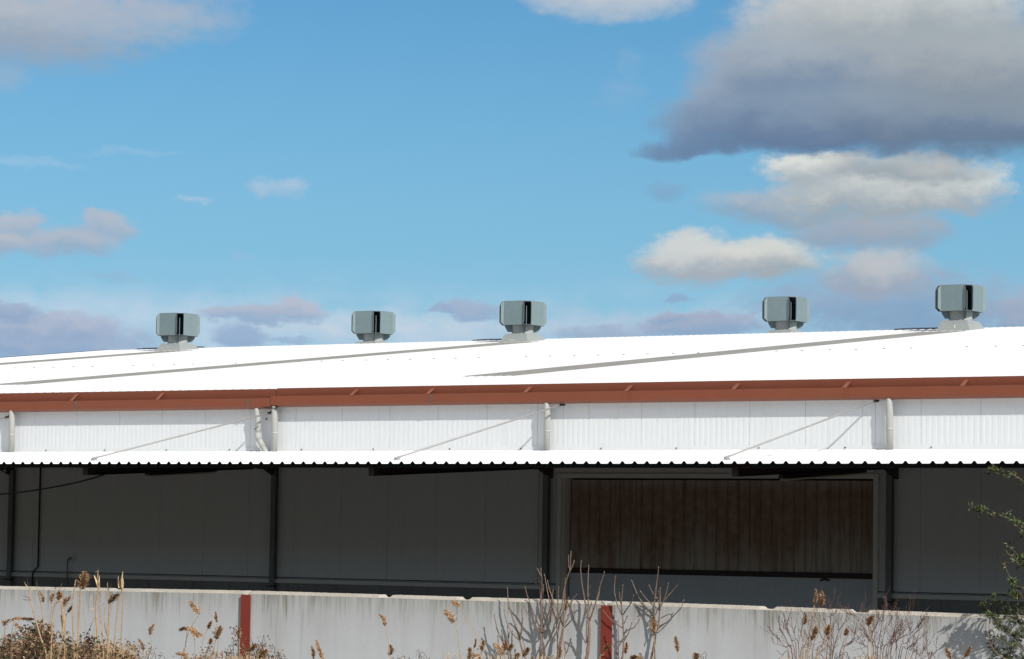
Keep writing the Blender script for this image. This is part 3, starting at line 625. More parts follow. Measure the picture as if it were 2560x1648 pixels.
# ------------------------------------------------------------------ roof ventilators
def ventilator(X, Y, ztop, label):
    root = thing('roof_ventilator', label, 'ventilator', (X, Y, roofz(Y)), 'roof ventilators along the ridge')
    H = 0.605; zb = ztop - H; hw, dist, fl_, ch = 0.295, 0.43, 0.052, 0.075
    for k in range(4):
        a = k * math.pi / 2; c, s = round(math.cos(a)), round(math.sin(a))
        def W(u, v, z): return (X + u * c - v * s, Y + u * s + v * c, z)      # local: u along, v outwards (-Y side first)
        def V(u, o, z): return W(u, -o, z)
        p = MB(); t = 0.008
        # flat panel with both edges folded outwards, corners cut
        A = [(-hw - fl_, dist + fl_, zb + ch), (-hw, dist, zb), (hw, dist, zb), (hw + fl_, dist + fl_, zb + ch)]
        Bt = [(-hw - fl_, dist + fl_, ztop - ch), (-hw, dist, ztop), (hw, dist, ztop), (hw + fl_, dist + fl_, ztop - ch)]
        for i in range(3):
            q = [A[i], A[i + 1], Bt[i + 1], Bt[i]]
            fr = [V(*z_) for z_ in q]; bk = [V(u, o - t, z) for (u, o, z) in q]
            p.hexa(fr + bk)
        p.build('baffle_panel', 'vent_green', root)
    p = MB(); m = dist - 0.012
    cut = 0.09
    def octo(z): return [(X - m + cut, Y - m, z), (X + m - cut, Y - m, z), (X + m, Y - m + cut, z), (X + m, Y + m - cut, z), (X + m - cut, Y + m, z), (X - m + cut, Y + m, z), (X - m, Y + m - cut, z), (X - m, Y - m + cut, z)]
    for (z0, z1) in ((ztop - 0.022, ztop - 0.008), (zb + 0.0, zb + 0.012)):
        b = len(p.v); p.v += octo(z0) + octo(z1)
        for j in range(8): p.f.append((b+j, b+(j+1)%8, b+8+(j+1)%8, b+8+j)); p.m.append(0)
        if z0 > ztop - 0.3:
            p.f.append(tuple(b + j for j in range(8))); p.m.append(0); p.f.append(tuple(b + 8 + j for j in range(8))); p.m.append(0)
        else:       # ring round the duct
            n = 8
            for zz, o_ in ((z0, 0), (z1, 8)):
                c0 = len(p.v); p.v += [(X + 0.27 * math.cos(2*math.pi*(j+0.5)/8 - 3*math.pi/4), Y + 0.27 * math.sin(2*math.pi*(j+0.5)/8 - 3*math.pi/4), zz) for j in range(8)]
                for j in range(8): p.f.append((b+o_+j, b+o_+(j+1)%8, c0+(j+1)%8, c0+j)); p.m.append(0)
    p.box(X - 0.006, X + 0.006, Y - 0.40, Y + 0.40, zb + 0.30, ztop - 0.024); p.box(X - 0.40, X - 0.007, Y - 0.006, Y + 0.006, zb + 0.30, ztop - 0.024); p.box(X + 0.007, X + 0.40, Y - 0.006, Y + 0.006, zb + 0.30, ztop - 0.024)
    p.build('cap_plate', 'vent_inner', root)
    zbase = max(roofz(Y) + 0.02, zb - 0.215)
    zt = zb - 0.212
    p = MB(); p.tube([(X, Y, zt - 0.01), (X, Y, zb + 0.015)], 0.275, n=28, cap=False); p.build('neck', 'vent_duct', root, smooth=True, recalc=False)
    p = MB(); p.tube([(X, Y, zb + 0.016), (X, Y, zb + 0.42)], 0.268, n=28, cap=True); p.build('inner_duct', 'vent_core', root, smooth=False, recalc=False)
    for k in range(4):
        a = math.pi / 4 + k * math.pi / 2; c, s = math.cos(a), math.sin(a); q = Vector((-s, c, 0)) * 0.006
        prof = [(0.27, zb - 0.165), (0.385, zb - 0.165), (0.46, zb - 0.045), (0.46, zb - 0.001), (0.27, zb - 0.001)]
        prof = prof[:4] + [(0.43, zb - 0.001), (0.43, ztop - 0.15), (0.345, ztop - 0.10), (0.277, ztop - 0.10)] + [(0.277, zb - 0.001), (0.27, zb - 0.001)]
        p = MB(); b = len(p.v); n = len(prof)
        for sg in (-1, 1): p.v += [tuple(Vector((X + r_ * c, Y + r_ * s, z)) + q * sg) for r_, z in prof]
        for j in range(n): p.f.append((b+j, b+(j+1)%n, b+n+(j+1)%n, b+n+j)); p.m.append(0)
        p.f.append(tuple(b + j for j in range(n))); p.m.append(0); p.f.append(tuple(b + n + j for j in reversed(range(n)))); p.m.append(0)
        p.build('bracket', 'vent_green', root)
    p = MB(); a_, b_ = 0.315, 0.455
    lo = [(X - b_, Y - b_), (X + b_, Y - b_), (X + b_, Y + b_), (X - b_, Y + b_)]
    p.hexa([(x, y, roofz(min(y, 2 * RIDGE_Y - y)) - 0.03 if y < RIDGE_Y else roofz(y) - 0.03) for x, y in lo] + [(X - a_, Y - a_, zt), (X + a_, Y - a_, zt), (X + a_, Y + a_, zt), (X - a_, Y + a_, zt)])
    cu = p.build('curb', 'vent_curb', root)
    if Y < RIDGE_Y:
        p = MB()
        for _ in range(4):
            u = random.uniform(-0.3, 0.22); f_ = random.uniform(0.35, 0.65); yy = Y - (b_ + (a_ - b_) * f_) - 0.004; z = (roofz(Y - b_) - 0.03) * (1 - f_) + zt * f_; r_ = random.uniform(0.006, 0.014)
            p.tube([(X + u, yy + 0.003, z), (X + u + 0.002, yy - 0.002, z)], r_, n=7)
        p.build('droppings', 'bird_white', cu)
ventilator(-55.20, 67.35, 8.896, 'grey roof ventilator farthest left on the ridge, trapezoid curb fully visible')
ventilator(-44.03, 67.35, 8.909, 'grey roof ventilator in the middle of the five, on a full curb')
ventilator(-31.94, 67.35, 8.940, 'largest and rightmost grey ventilator with wide dark slot')
ventilator(-50.62, 70.05, 9.012, 'grey ventilator second from left, curb sunk behind the ridge')
ventilator(-37.98, 70.05, 9.032, 'grey ventilator second from right, curb hidden by the ridge')

# ------------------------------------------------------------------ concrete fence
FY = 29.8
fw = thing('concrete_fence', 'pale streaked concrete fence with chipped top edge and red steel posts', 'fence', (-23.29, FY, 0))
posts = [-33.24, -28.27, -23.29, -18.32, -13.15, -8.2]
def top(x):
    P_ = [(-34, 2.262), (-27.17, 2.265), (-23.29, 2.292), (-18.32, 2.284), (-17.41, 2.282), (-13.41, 2.252), (-8, 2.23)]
    for (a, za), (b, zb) in zip(P_, P_[1:]):
        if a <= x <= b: return za + (zb - za) * (x - a) / (b - a)
    return 2.25
def fx(px): return at(px, 1495, FY).x
notches = [(fx(951), fx(972), 0.030), (fx(1145), fx(1170), 0.030), (fx(1903), fx(1930), 0.026), (fx(2124), fx(2164), 0.028), (fx(118), fx(122), 0.012), (fx(276), fx(294), 0.014), (fx(2055), fx(2062), 0.012), (fx(1306), fx(1311), 0.010)]
def cut(x):
    d = 0.0
    for a, b, h in notches:
        e = 0.035
        if a - e < x < b + e: d = max(d, h * min(1.0, (x - a + e) / e, (b + e - x) / e))
    return d
for a, b in zip(posts, posts[1:]):
    p = MB(); xa, xb = a + 0.012, b - 0.012; n = 240
    row = []
    for i in range(n + 1):
        x = xa + (xb - xa) * i / n
        e = 0.03 * max(0.0, 1 - min(x - xa, xb - x) / 0.03) * (0.6 if i in (0, n) else 1)
        z = top(x) - cut(x) - e + random.uniform(-0.0015, 0.0015)
        c = 0.036 - min(0.03, cut(x))
        row.append((x, z, c))
    b0 = len(p.v)
    for x, z, c in row:
        p.v += [(x, FY, 0.0), (x, FY, z - c), (x, FY + 0.028, z), (x, FY + 0.15, z), (x, FY + 0.15, 0.0)]
    kc = p.mi('fence_concrete'); kk = p.mi('fence_coping')
    for i in range(n):
        q = b0 + 5 * i
        for j, mm in ((0, kc), (1, kk), (2, kk), (3, kc)):
            p.f.append((q + j, q + 5 + j, q + 6 + j, q + 1 + j)); p.m.append(mm)
    for q in (b0, b0 + 5 * n): p.f.append(tuple(q + j for j in range(5))); p.m.append(kc)
    p.build('panel', None, fw, recalc=True)
for x in posts:
    p = MB(); zt = top(x) - 0.045
    p.box(x - 0.070, x + 0.070, FY - 0.030, FY - 0.018, 0, zt); p.box(x - 0.070, x + 0.070, FY + 0.158, FY + 0.170, 0, zt); p.box(x - 0.006, x + 0.006, FY - 0.018, FY + 0.158, 0, zt - 0.001)
    o = p.build('post', 'post_red', fw)

# ------------------------------------------------------------------ bare saplings right in front of the fence
Z2 = lambda x, y: (1130 + x / 5.349, 1360 + y / 5.349)
Z3 = lambda x, y: (1450 + x / 5.746, 1380 + y / 5.746)
def curve(pts, n=4):
    """Catmull-Rom through world points"""
    if len(pts) < 3: return [pts[0].lerp(pts[-1], i / n) for i in range(n + 1)]
    out = []
    for i in range(len(pts) - 1):
        p0 = pts[max(i - 1, 0)]; p1 = pts[i]; p2 = pts[i + 1]; p3 = pts[min(i + 2, len(pts) - 1)]
        for k in range(n):
            t = k / n
            out.append(0.5 * ((2 * p1) + (p2 - p0) * t + (2 * p0 - 5 * p1 + 4 * p2 - p3) * t * t + (3 * p1 - p0 - 3 * p2 + p3) * t ** 3))
    out.append(pts[-1]); return out
def stick(mb, W, r0, r1, bud=True, jit=0.002, n=6):
    c = curve(W, 5); m = len(c) - 1
    c = [q + Vector((random.uniform(-jit, jit), random.uniform(-jit, jit), 0)) if 0 < i < m else q for i, q in enumerate(c)]
    R = [r0 + (r1 - r0) * i / m for i in range(m + 1)]
    R = [a * random.uniform(0.88, 1.16) for a in R]
    mb.tube(c, R, n=n)
    if bud:
        d = (c[-1] - c[-2]).normalized(); mb.tube([c[-1] - d * 0.006, c[-1] + d * 0.010, c[-1] + d * 0.028], [r1 * 1.1, r1 * 1.7, r1 * 0.3], n=5)
        for k in range(2, m, 2):
            if random.random() < 0.6:
                s = Vector((random.choice((-1, 1)) * 0.6, random.uniform(-0.5, 0.5), 0.8)).normalized()
                mb.tube([c[k], c[k] + s * (R[k] + 0.008)], [R[k] * 0.8, R[k] * 0.35], n=4)
def sapling(zf, Y, trunk, branches, label, tr=(0.016, 0.011)):
    P_ = [at(*zf(*q), Y) for q in trunk]
    base = Vector((P_[0].x + 0.03, Y, 0))
    root = thing('bare_sapling', label, 'sapling', base, 'leafless saplings against the concrete fence')
    s = MB(); stick(s, [base, Vector((base.x + 0.02, Y, 0.8))] + P_, tr[0] * 1.3, tr[1], bud=False, n=8); s.build('trunk', 'bark_grey', root, smooth=True)
    for br in branches:
        ph = random.uniform(0, 6.28); amp = random.uniform(-0.12, 0.03)
        W_ = []; L = len(br) - 1
        for i, q in enumerate(br):
            yy = Y + amp * (i / L) - 0.0; W_.append(at(*zf(*q), min(yy, FY - 0.035)))
        ln = sum((a - b).length for a, b in zip(W_, W_[1:]))
        s = MB(); stick(s, W_, min(0.0095, 0.0045 + 0.009 * ln), 0.0036); s.build('branch', 'bark_grey', root, smooth=True)
sapling(Z2, 29.69, [(765, 1600), (758, 1480), (735, 1400)], [[(735,1400),(690,1330),(620,1190),(585,1060),(568,960)], [(690,1325),(672,1240),(662,1160)], [(745,1420),(758,1330),(750,1220),(742,1110)], [(757,1300),(765,1200)], [(650,1540),(620,1330),(612,1250)]], 'lowest and leftmost bare sapling, only thin twigs showing above the reeds', (0.010, 0.007))
sapling(Z2, 29.70, [(1000, 1640), (945, 1440), (915, 1330), (903, 1280)], [[(903,1280),(860,1120),(800,960),(755,780),(742,610)], [(900,1290),(850,1240),(790,1170),(720,1010),(697,890)], [(908,1285),(928,1130),(938,1010),(932,890)], [(915,1280),(938,1150),(945,1010)], [(940,1430),(975,1400),(950,1300)]], 'slim bare sapling with one long upright twig, left of the thick twin stems', (0.011, 0.0075))
sapling(Z2, 29.73, [(1170, 1640), (1178, 1520), (1190, 1320), (1190, 1190)], [[(1188,1190),(1150,1060),(1110,960),(1040,780),(1005,690),(982,595)], [(1186,1195),(1140,1150),(1080,1080),(1010,930),(965,840)], [(1192,1190),(1195,1060),(1190,900),(1195,700),(1205,560),(1190,350)], [(1195,430),(1170,390),(1150,345)], [(1192,950),(1182,700),(1168,520)], [(1200,1050),(1212,900),(1215,750),(1225,570)], [(1195,1190),(1260,1010),(1310,860),(1330,770),(1350,640)], [(1205,1195),(1290,1120),(1325,960),(1330,860)], [(1230,1110),(1250,1040),(1300,900)]], 'candelabra shaped bare sapling with a cluster of three close upright twigs')
sapling(Z2, 29.69, [(1385, 1660), (1410, 1540), (1455, 1300), (1490, 1110)], [[(1415,1500),(1408,1300),(1402,1100),(1370,980),(1330,880)], [(1400,1060),(1370,950),(1300,750),(1265,570),(1240,430)], [(1485,1100),(1430,950),(1340,720),(1300,600),(1280,510)], [(1405,1070),(1440,940),(1475,800),(1500,600),(1530,480),(1575,350),(1590,125)], [(1575,350),(1562,290),(1558,180)], [(1577,365),(1610,300),(1630,245)], [(1490,1105),(1495,900),(1510,650),(1512,480)], [(1500,1120),(1560,1060),(1610,1000),(1645,930)], [(1498,1090),(1560,960),(1590,850),(1600,780),(1655,690)], [(1490,1020),(1540,860),(1600,760)], [(1400,1040),(1412,900),(1418,760),(1425,600)], [(1500,1300),(1515,1480),(1480,1600)], [(1505,1500),(1545,1420),(1570,1330)], [(1170,1540),(1290,1300),(1345,1190),(1410,1060),(1440,930)], [(1440,1100),(1420,1200),(1445,1290)]], 'tallest bare sapling with forked tip rising past the door edge', (0.018, 0.012))
sapling(Z3, 29.71, [(75, 1660), (95, 1540), (120, 1350), (132, 1100), (122, 980)], [[(115,960),(100,850),(70,700),(30,480),(12,300),(15,150)], [(122,980),(118,720),(112,560),(115,400),(125,220)], [(122,660),(138,580),(150,510)], [(132,1000),(210,780),(260,600),(300,450),(345,310)], [(250,700),(275,600)], [(90,1320),(50,1250),(20,1170),(5,1100)], [(95,1300),(92,1150),(95,1050),(88,950)], [(118,1350),(95,1450),(60,1540)]], 'thick barked sapling with three long prongs, just left of the right red post', (0.021, 0.014))
sapling(Z3, 29.73, [(600, 1660), (612, 1500), (627, 1350), (625, 1150), (615, 980), (605, 905)], [[(603,905),(580,850),(530,750),(495,540),(508,370)], [(604,905),(598,700),(615,500)], [(600,820),(580,700),(565,610)], [(618,900),(680,810),(735,730),(765,640)], [(617,1095),(520,1030),(430,960),(345,860)], [(630,1170),(700,1120),(780,1080),(845,985)], [(630,1290),(690,1180),(720,1100),(740,1035)], [(632,1030),(655,980),(675,930)], [(550,1600),(552,1290),(545,1000)], [(545,1480),(500,1400),(470,1330)]], 'thin bare sapling just right of the right red post', (0.010, 0.0075))
sapling(Z3, 29.74, [(1000, 1660), (1020, 1540), (1060, 1350), (1085, 1200), (1118, 1095)], [[(1118,1100),(1138,950),(1155,800),(1200,700),(1240,580),(1265,470)], [(1205,710),(1300,590),(1380,500)], [(1122,1100),(1190,1045),(1260,1000),(1400,860),(1460,790),(1482,710)], [(1142,830),(1152,700),(1150,540)], [(1142,800),(1120,690),(1050,600),(1000,500)], [(1145,830),(1040,760),(940,660),(875,575)], [(1078,1180),(1072,1000),(1070,740),(1095,500),(1115,350),(1125,240)], [(1070,960),(1000,860),(900,730),(820,600),(750,430)], [(1072,1600),(1075,1380),(1090,1200)], [(1080,990),(1120,1010),(1122,1090)], [(1085,900),(1110,850),(1145,830)], [(1135,700),(1125,580)], [(1165,950),(1220,920),(1290,895)]], 'wide spreading bare sapling with long curved right arm, on plain fence', (0.012, 0.009))

# ------------------------------------------------------------------ reeds
Z7 = lambda x, y: (x / 5.745, 1380 + y / 5.745)
Z8 = lambda x, y: (330 + x / 6.136, 1400 + y / 6.136)
Z9 = lambda x, y: (720 + x / 5.565, 1400 + y / 5.565)
Z4 = lambda x, y: (1780 + x / 5.98, 1400 + y / 5.98)
Z5 = lambda x, y: (2160 + x / 5.98, 1400 + y / 5.98)
def plume_mesh(axis, wpx, Y, side):
    """feathery head: many thin drooping spikelets round a curved axis"""
    s = MB(); c = curve(axis, 8); n = len(c) - 1; wd = wpx / 250.0 * 1.32
    s.tube(c, [0.003] * (n + 1), n=4)
    L = sum((a - b).length for a, b in zip(c, c[1:]))
    N = int(170 + 900 * L)
    for _ in range(N):
        t = random.random(); k = min(int(t * n), n - 1); p = c[k].lerp(c[k + 1], t * n - k); d = (c[k + 1] - c[k]).normalized()
        env = (math.sin(math.pi * min(1.0, 0.10 + 0.90 * t)) ** 0.75) * (1.12 - 0.45 * t) + 0.10
        a = random.uniform(0, 6.283); o = Vector((math.cos(a), 0.8 * math.sin(a), 0.25 * math.sin(a * 2)))
        o = (o + Vector((side * 0.75, 0, 0))).normalized()
        ln = wd * env * random.uniform(0.35, 0.75)
        e = p + o * ln + d * ln * 0.75 - Vector((0, 0, ln * random.uniform(0.1, 0.7)))
        q = (e - p).cross(Vector((random.uniform(-1, 1), random.uniform(-1, 1), random.uniform(-1, 1)))).normalized() * random.uniform(0.0022, 0.0048)
        m_ = p.lerp(e, 0.6)
        s.face([p, m_ + q, e, m_ - q])
    return s
def blade(mb, a, b, c, wpx):
    pts = curve([a, b, c], 5); n = len(pts) - 1; w_ = wpx / 250.0 / 2
    side = Vector((random.uniform(0.4, 1), random.uniform(-0.7, 0.7), 0.3)).normalized()
    for i in range(n):
        wa = w_ * (1 - (i / n)) ** 0.6 * min(1, 0.4 + i * 0.5); wb = w_ * (1 - ((i + 1) / n)) ** 0.6
        mb.face([pts[i] - side * wa, pts[i] + side * wa, pts[i + 1] + side * wb, pts[i + 1] - side * wb])
RG = 'dry reeds in front of the concrete fence'
def reed(zf, stem, head, wpx, label, r=0.0042, blades=(), side=1, Y=None):
    """stem: from the foot of the head downwards; head: from foot to tip, photograph points"""
    Y = Y or (random.uniform(26.4, 26.8) if r >= 0.004 else random.uniform(26.7, 27.4))
    S = [at(*zf(*q), Y) for q in stem]; S = S + [Vector((S[-1].x + (S[-1].x - S[-2].x) * 0.8, Y, 1.0)) if len(S) > 1 else Vector((S[-1].x, Y, 1.0))]
    ft = Vector((S[-1].x, Y, 0)); S.append(ft)
    S = [q for i, q in enumerate(S) if i == 0 or q.z < S[i - 1].z or i < len(stem)]
    root = thing('reed', label, 'reed', ft, RG)
    r = max(r, 0.0031); s = MB(); c = curve(S, 5); s.tube(c, [r * (0.75 + 0.5 * i / (len(c) - 1)) for i in range(len(c))], n=6)
    for i in range(2, len(c) - 1, 3): s.tube([c[i] + Vector((0, 0, 0.006)), c[i] - Vector((0, 0, 0.006))], r * 1.45, n=6)
    s.build('stalk', 'reed_stalk', root)
    if head: plume_mesh([at(*zf(*q), Y) for q in head], wpx, Y, side).build('plume', 'reed_plume', root, recalc=False)
    for bl in blades:
        s = MB(); blade(s, *[at(*zf(*q), Y + random.uniform(-0.03, 0.03)) for q in bl[:3]], bl[3] if len(bl) > 3 else 5); s.build('leaf_blade', 'reed_leaf', root, recalc=False)
# left clump of tall canes
reed(Z7, [(425,520),(430,660),(520,1000),(590,1250),(680,1560)], None, 0, 'leftmost tall leaning cane with a dark twisted leaf and pale leaf pointing right', 0.008, [((425,540),(400,450),(398,360),4), ((425,540),(370,470),(345,410),3), ((440,690),(380,690),(310,675),6), ((440,680),(560,650),(690,615),5), ((430,660),(350,640),(290,605),3)])
reed(Z7, [(535,500),(560,640),(590,760),(625,1000),(640,1200),(660,1560)], [(620,720),(605,640),(565,560)], 9, 'cane with a narrow drooping plume, second from left in the left clump', 0.006, [((535,500),(525,430),(522,370),4)])
reed(Z7, [(860,700),(790,760),(755,950),(740,1300),(730,1560)], [(830,690),(845,620),(850,570)], 14, 'cane with a bushy plume and a pale leaf flag just above the fence top', 0.008, [((830,560),(870,500),(905,435),8), ((830,570),(800,540),(795,500),5), ((860,600),(880,580),(870,500),3)])
reed(Z7, [(735,720),(745,800),(720,1000),(700,1560)], [(735,740),(750,650),(765,600)], 10, 'short drooping plume hugging the cane with the leaf flag', 0.004, side=-1)
reed(Z7, [(870,650),(890,800),(905,1000),(900,1200),(905,1560)], None, 0, 'broad pale dry cane split lengthwise in the middle of the left clump', 0.010, [((905,1180),(925,1000),(940,880),9), ((885,900),(900,1050),(900,1160),8)])
reed(Z7, [(935,780),(940,900),(925,1100),(930,1560)], [(930,790),(950,690),(1000,635)], 15, 'fat hanging plume below the fence top in the left clump', 0.005, side=-1)
reed(Z7, [(965,880),(940,1000),(935,1560)], [(970,870),(1000,810),(1040,770)], 8, 'small plume beneath the fat hanging plume', 0.004)
reed(Z7, [(1085,400),(1060,600),(1040,700),(1045,1000),(1055,1300),(1070,1560)], None, 0, 'dark jointed cane between the hanging plume and the tall plume', 0.007, [((1085,420),(1095,380),(1085,345),4), ((1010,610),(1060,560),(1110,500),3), ((1050,740),(1020,800),(985,860),6)])
reed(Z7, [(1160,540),(1150,700),(1130,1000),(1120,1200),(1100,1560)], [(1160,530),(1180,430),(1222,285)], 24, 'tallest cane with a big pointed plume above the fence top', 0.0085, [((1170,520),(1130,430),(1095,410),6), ((1200,520),(1245,490),(1262,450),6), ((1190,500),(1235,380),(1230,300),10)])
reed(Z7, [(1125,540),(1120,800),(1118,1000),(1100,1560)], None, 0, 'thin pale stalk just left of the tallest plume cane', 0.004)
reed(Z7, [(1205,700),(1205,900),(1230,1050),(1260,1560)], None, 0, 'faint thin stalk right of the tallest plume cane', 0.003)
reed(Z7, [(1420,520),(1395,650),(1375,800),(1385,1000),(1410,1300),(1440,1560)], None, 0, 'spotted cane with a split feathery leaf top above the fence', 0.009, [((1425,520),(1390,430),(1350,330),8), ((1425,520),(1405,400),(1410,240),4), ((1425,520),(1425,430),(1425,330),6), ((1370,300),(1385,278),(1395,285),3), ((1350,830),(1310,810),(1275,785),6), ((1370,680),(1330,700),(1310,610),4)])
reed(Z7, [(1460,560),(1440,700),(1440,900),(1460,1100),(1490,1560)], None, 0, 'pale cane with a curled leaf on top beside the spotted cane', 0.006, [((1400,690),(1450,600),(1470,530),7), ((1490,1200),(1450,1080),(1460,980),5)])
reed(Z7, [(1380,900),(1340,980),(1280,1120),(1230,1240),(1200,1560)], None, 0, 'thin straw leaning across the middle of the left clump', 0.0025, [((1380,840),(1450,770),(1540,740),4)])
reed(Z7, [(1560,560),(1565,700),(1570,850),(1560,1100),(1555,1560)], [(1575,720),(1620,650),(1690,600)], 16, 'cane with a side plume and a white curved leaf near the fence top', 0.008, [((1560,560),(1545,490),(1545,430),5), ((1570,560),(1590,500),(1600,440),5), ((1570,740),(1630,690),(1680,655),5), ((1560,740),(1555,680),(1555,600),6)])
reed(Z7, [(1515,780),(1500,900),(1530,1050),(1545,1560)], None, 0, 'dark narrow dry stalk leaning on the side plume cane', 0.004, [((1540,1200),(1510,1100),(1500,1000),6)])
reed(Z7, [(1700,620),(1690,800),(1665,1050),(1640,1400),(1625,1560)], None, 0, 'plain straight cane second from the right of the left clump', 0.0065)
reed(Z7, [(1755,520),(1765,700),(1755,1000),(1735,1300),(1700,1560)], None, 0, 'rightmost cane of the left clump with upright split leaves above the fence', 0.007, [((1715,520),(1720,440),(1735,370),8), ((1755,560),(1750,430),(1765,270),8), ((1710,520),(1700,440),(1700,340),4), ((1758,520),(1768,440),(1765,370),7)])
reed(Z7, [(70,1060),(65,1180),(50,1560)], [(60,1060),(80,1000),(140,960)], 14, 'nodding plume at the extreme left edge', 0.003, side=-1)
reed(Z7, [(170,990),(110,1040),(60,1180),(40,1560)], [(175,985),(240,940),(300,965)], 13, 'arched plume second from the left edge', 0.003, side=-1)
reed(Z7, [(300,950),(260,1000),(200,1200),(150,1560)], [(310,960),(380,945),(480,960)], 14, 'horizontal woolly plume pointing right at the left edge', 0.003)
reed(Z7, [(210,1020),(180,1100),(140,1560)], [(200,1010),(250,1060),(310,1080)], 12, 'drooping plume below the horizontal woolly plume', 0.003)
reed(Z7, [(610,1080),(615,1200),(620,1560)], [(615,1080),(605,1020),(605,970)], 8, 'stubby plume above the brambles beside the leftmost cane', 0.003)
reed(Z8, [(280,1160),(295,1250),(310,1400),(312,1600)], [(283,1150),(295,1060),(335,985)], 11, 'single oval plume alone right of the left clump', 0.003, side=-1)
reed(Z8, [(1035,830),(950,960),(870,1110),(820,1300),(810,1600)], [(1035,830),(985,730),(900,630)], 15, 'comb shaped curved plume highest left of the left red post', 0.003, side=-1)
reed(Z8, [(840,1110),(830,1250),(815,1400),(810,1600)], [(930,1080),(840,1030),(745,1070)], 15, 'left half of the broad spread plume below the comb plume', 0.0035, side=-1)
reed(Z8, [(960,1180),(965,1300),(960,1600)], [(920,1020),(980,1110),(1080,1160)], 17, 'right half of the broad spread plume below the comb plume', 0.0035, side=-1)
reed(Z8, [(1155,1070),(1100,1200),(1070,1350),(1060,1600)], [(1160,1060),(1180,1000),(1215,935)], 9, 'small pointed plume right of the broad spread plume', 0.0025)
reed(Z8, [(1295,960),(1310,1100),(1320,1600)], [(1298,955),(1290,880),(1280,790)], 7, 'narrow upright plume left of the left red post', 0.0022)
reed(Z8, [(1290,1210),(1270,1320),(1250,1600)], [(1290,1210),(1300,1120),(1355,1010)], 18, 'full tan plume in a pair left of the left red post', 0.004)
reed(Z8, [(1190,1300),(1200,1400),(1210,1600)], [(1195,1290),(1200,1250),(1210,1200)], 9, 'short dark plume left of the full tan plume', 0.003)
reed(Z8, [(1640,1200),(1650,1400),(1655,1600)], [(1640,1210),(1630,1120),(1650,1040)], 11, 'reddish plume touching the left edge of the left red post', 0.003)
reed(Z8, [(1800,1400),(1760,1480),(1740,1600)], [(1800,1400),(1850,1330),(1890,1290)], 13, 'plume crossing the foot of the left red post', 0.003)
reed(Z8, [(1930,1500),(1920,1600)], [(1940,1500),(2000,1420),(2050,1385)], 13, 'plume just right of the foot of the left red post', 0.003)
reed(Z8, [(815,1440),(805,1600)], [(870,1560),(800,1430),(690,1430)], 15, 'arched plume at the bottom below the broad spread plume', 0.004, side=-1)
reed(Z8, [(170,1400),(180,1600)], [(170,1390),(150,1290),(100,1210)], 10, 'slanting brown plume above the brambles left of the oval plume', 0.003)
reed(Z9, [(350,1370),(352,1560)], [(350,1370),(350,1280),(330,1195)], 9, 'left of two low plumes standing on the fence middle panel', 0.003)
reed(Z9, [(500,1400),(510,1560)], [(500,1400),(450,1250),(395,1115)], 10, 'right of two low plumes, taller and leaning left', 0.003, side=-1)
reed(Z9, [(1360,920),(1380,1040),(1400,1180),(1430,1560)], [(1355,920),(1340,810),(1275,755)], 10, 'high hooked plume alone in front of the middle fence panel', 0.0022, side=-1)
reed(Z9, [(1420,1320),(1430,1560)], [(1400,1325),(1430,1250),(1420,1180)], 12, 'dumpy plume under the high hooked plume', 0.003)
reed(Z9, [(2310,870),(2350,1000),(2380,1200),(2400,1560)], [(2320,880),(2270,770),(2200,690)], 17, 'large heavy plume leaning left, at the middle of the fence', 0.003, side=-1)
reed(Z9, [(2400,640),(2480,800),(2650,1100),(2900,1560)], [(2400,650),(2350,600),(2300,570)], 13, 'plume right above the large heavy plume, just under the fence top', 0.0022, side=-1)
reed(Z2, [(400,1430),(395,1600)], [(395,1430),(395,1360),(415,1295)], 11, 'round plume among the twigs, second from left in the central tuft', 0.003)
reed(Z2, [(290,1390),(280,1600)], [(292,1390),(310,1330),(318,1265)], 5, 'thin plume leftmost in the central tuft', 0.002)
reed(Z2, [(235,1540),(235,1640)], [(225,1540),(225,1460),(235,1390)], 12, 'upright plume at the bottom left of the central tuft', 0.003)
reed(Z2, [(345,1520),(350,1640)], [(390,1530),(340,1475),(290,1510)], 12, 'low arched plume at the bottom of the central tuft', 0.003, side=-1)
reed(Z2, [(670,1480),(675,1640)], [(670,1490),(650,1400),(580,1325)], 14, 'bushy orange plume curling left in front of the slim sapling', 0.004, side=-1)
reed(Z2, [(700,1440),(720,1640)], [(690,1440),(700,1370),(715,1300)], 12, 'upright orange plume between the two curling orange plumes', 0.003)
reed(Z2, [(760,1430),(775,1640)], [(755,1430),(770,1380),(795,1340)], 12, 'small orange plume touching the slim sapling', 0.003)
reed(Z2, [(950,1500),(940,1640)], [(940,1500),(980,1440),(1010,1385)], 13, 'plume between the slim sapling and the candelabra sapling', 0.003)
reed(Z2, [(860,1540),(860,1660)], [(830,1560),(855,1500),(880,1460)], 12, 'lowest orange plume at the bottom right of the central tuft', 0.003)
reed(Z2, [(1430,1530),(1425,1660)], [(1430,1530),(1440,1440),(1445,1370)], 8, 'slender plume over the trunk of the tallest sapling', 0.003)
reed(Z2, [(1510,900),(1500,1100),(1480,1600)], [(1510,890),(1525,790),(1555,705)], 7, 'orange wisp high beside the tip of the tallest sapling', 0.003)
reed(Z3, [(1055,1190),(1075,1350),(1085,1600)], [(1060,1195),(1045,1060),(1050,930)], 15, 'long golden plume against the wide spreading sapling', 0.0035)
reed(Z3, [(370,1400),(330,1480),(280,1600)], [(340,1420),(390,1350),(445,1330)], 11, 'feathery plume across the right red post', 0.003)
reed(Z3, [(650,1460),(655,1600)], [(645,1460),(655,1380),(670,1300)], 9, 'dark narrow plume right of the thin sapling', 0.003)
reed(Z3, [(1395,1430),(1420,1600)], [(1400,1430),(1385,1310),(1370,1210)], 10, 'ragged plume alone right of the wide spreading sapling', 0.0025)
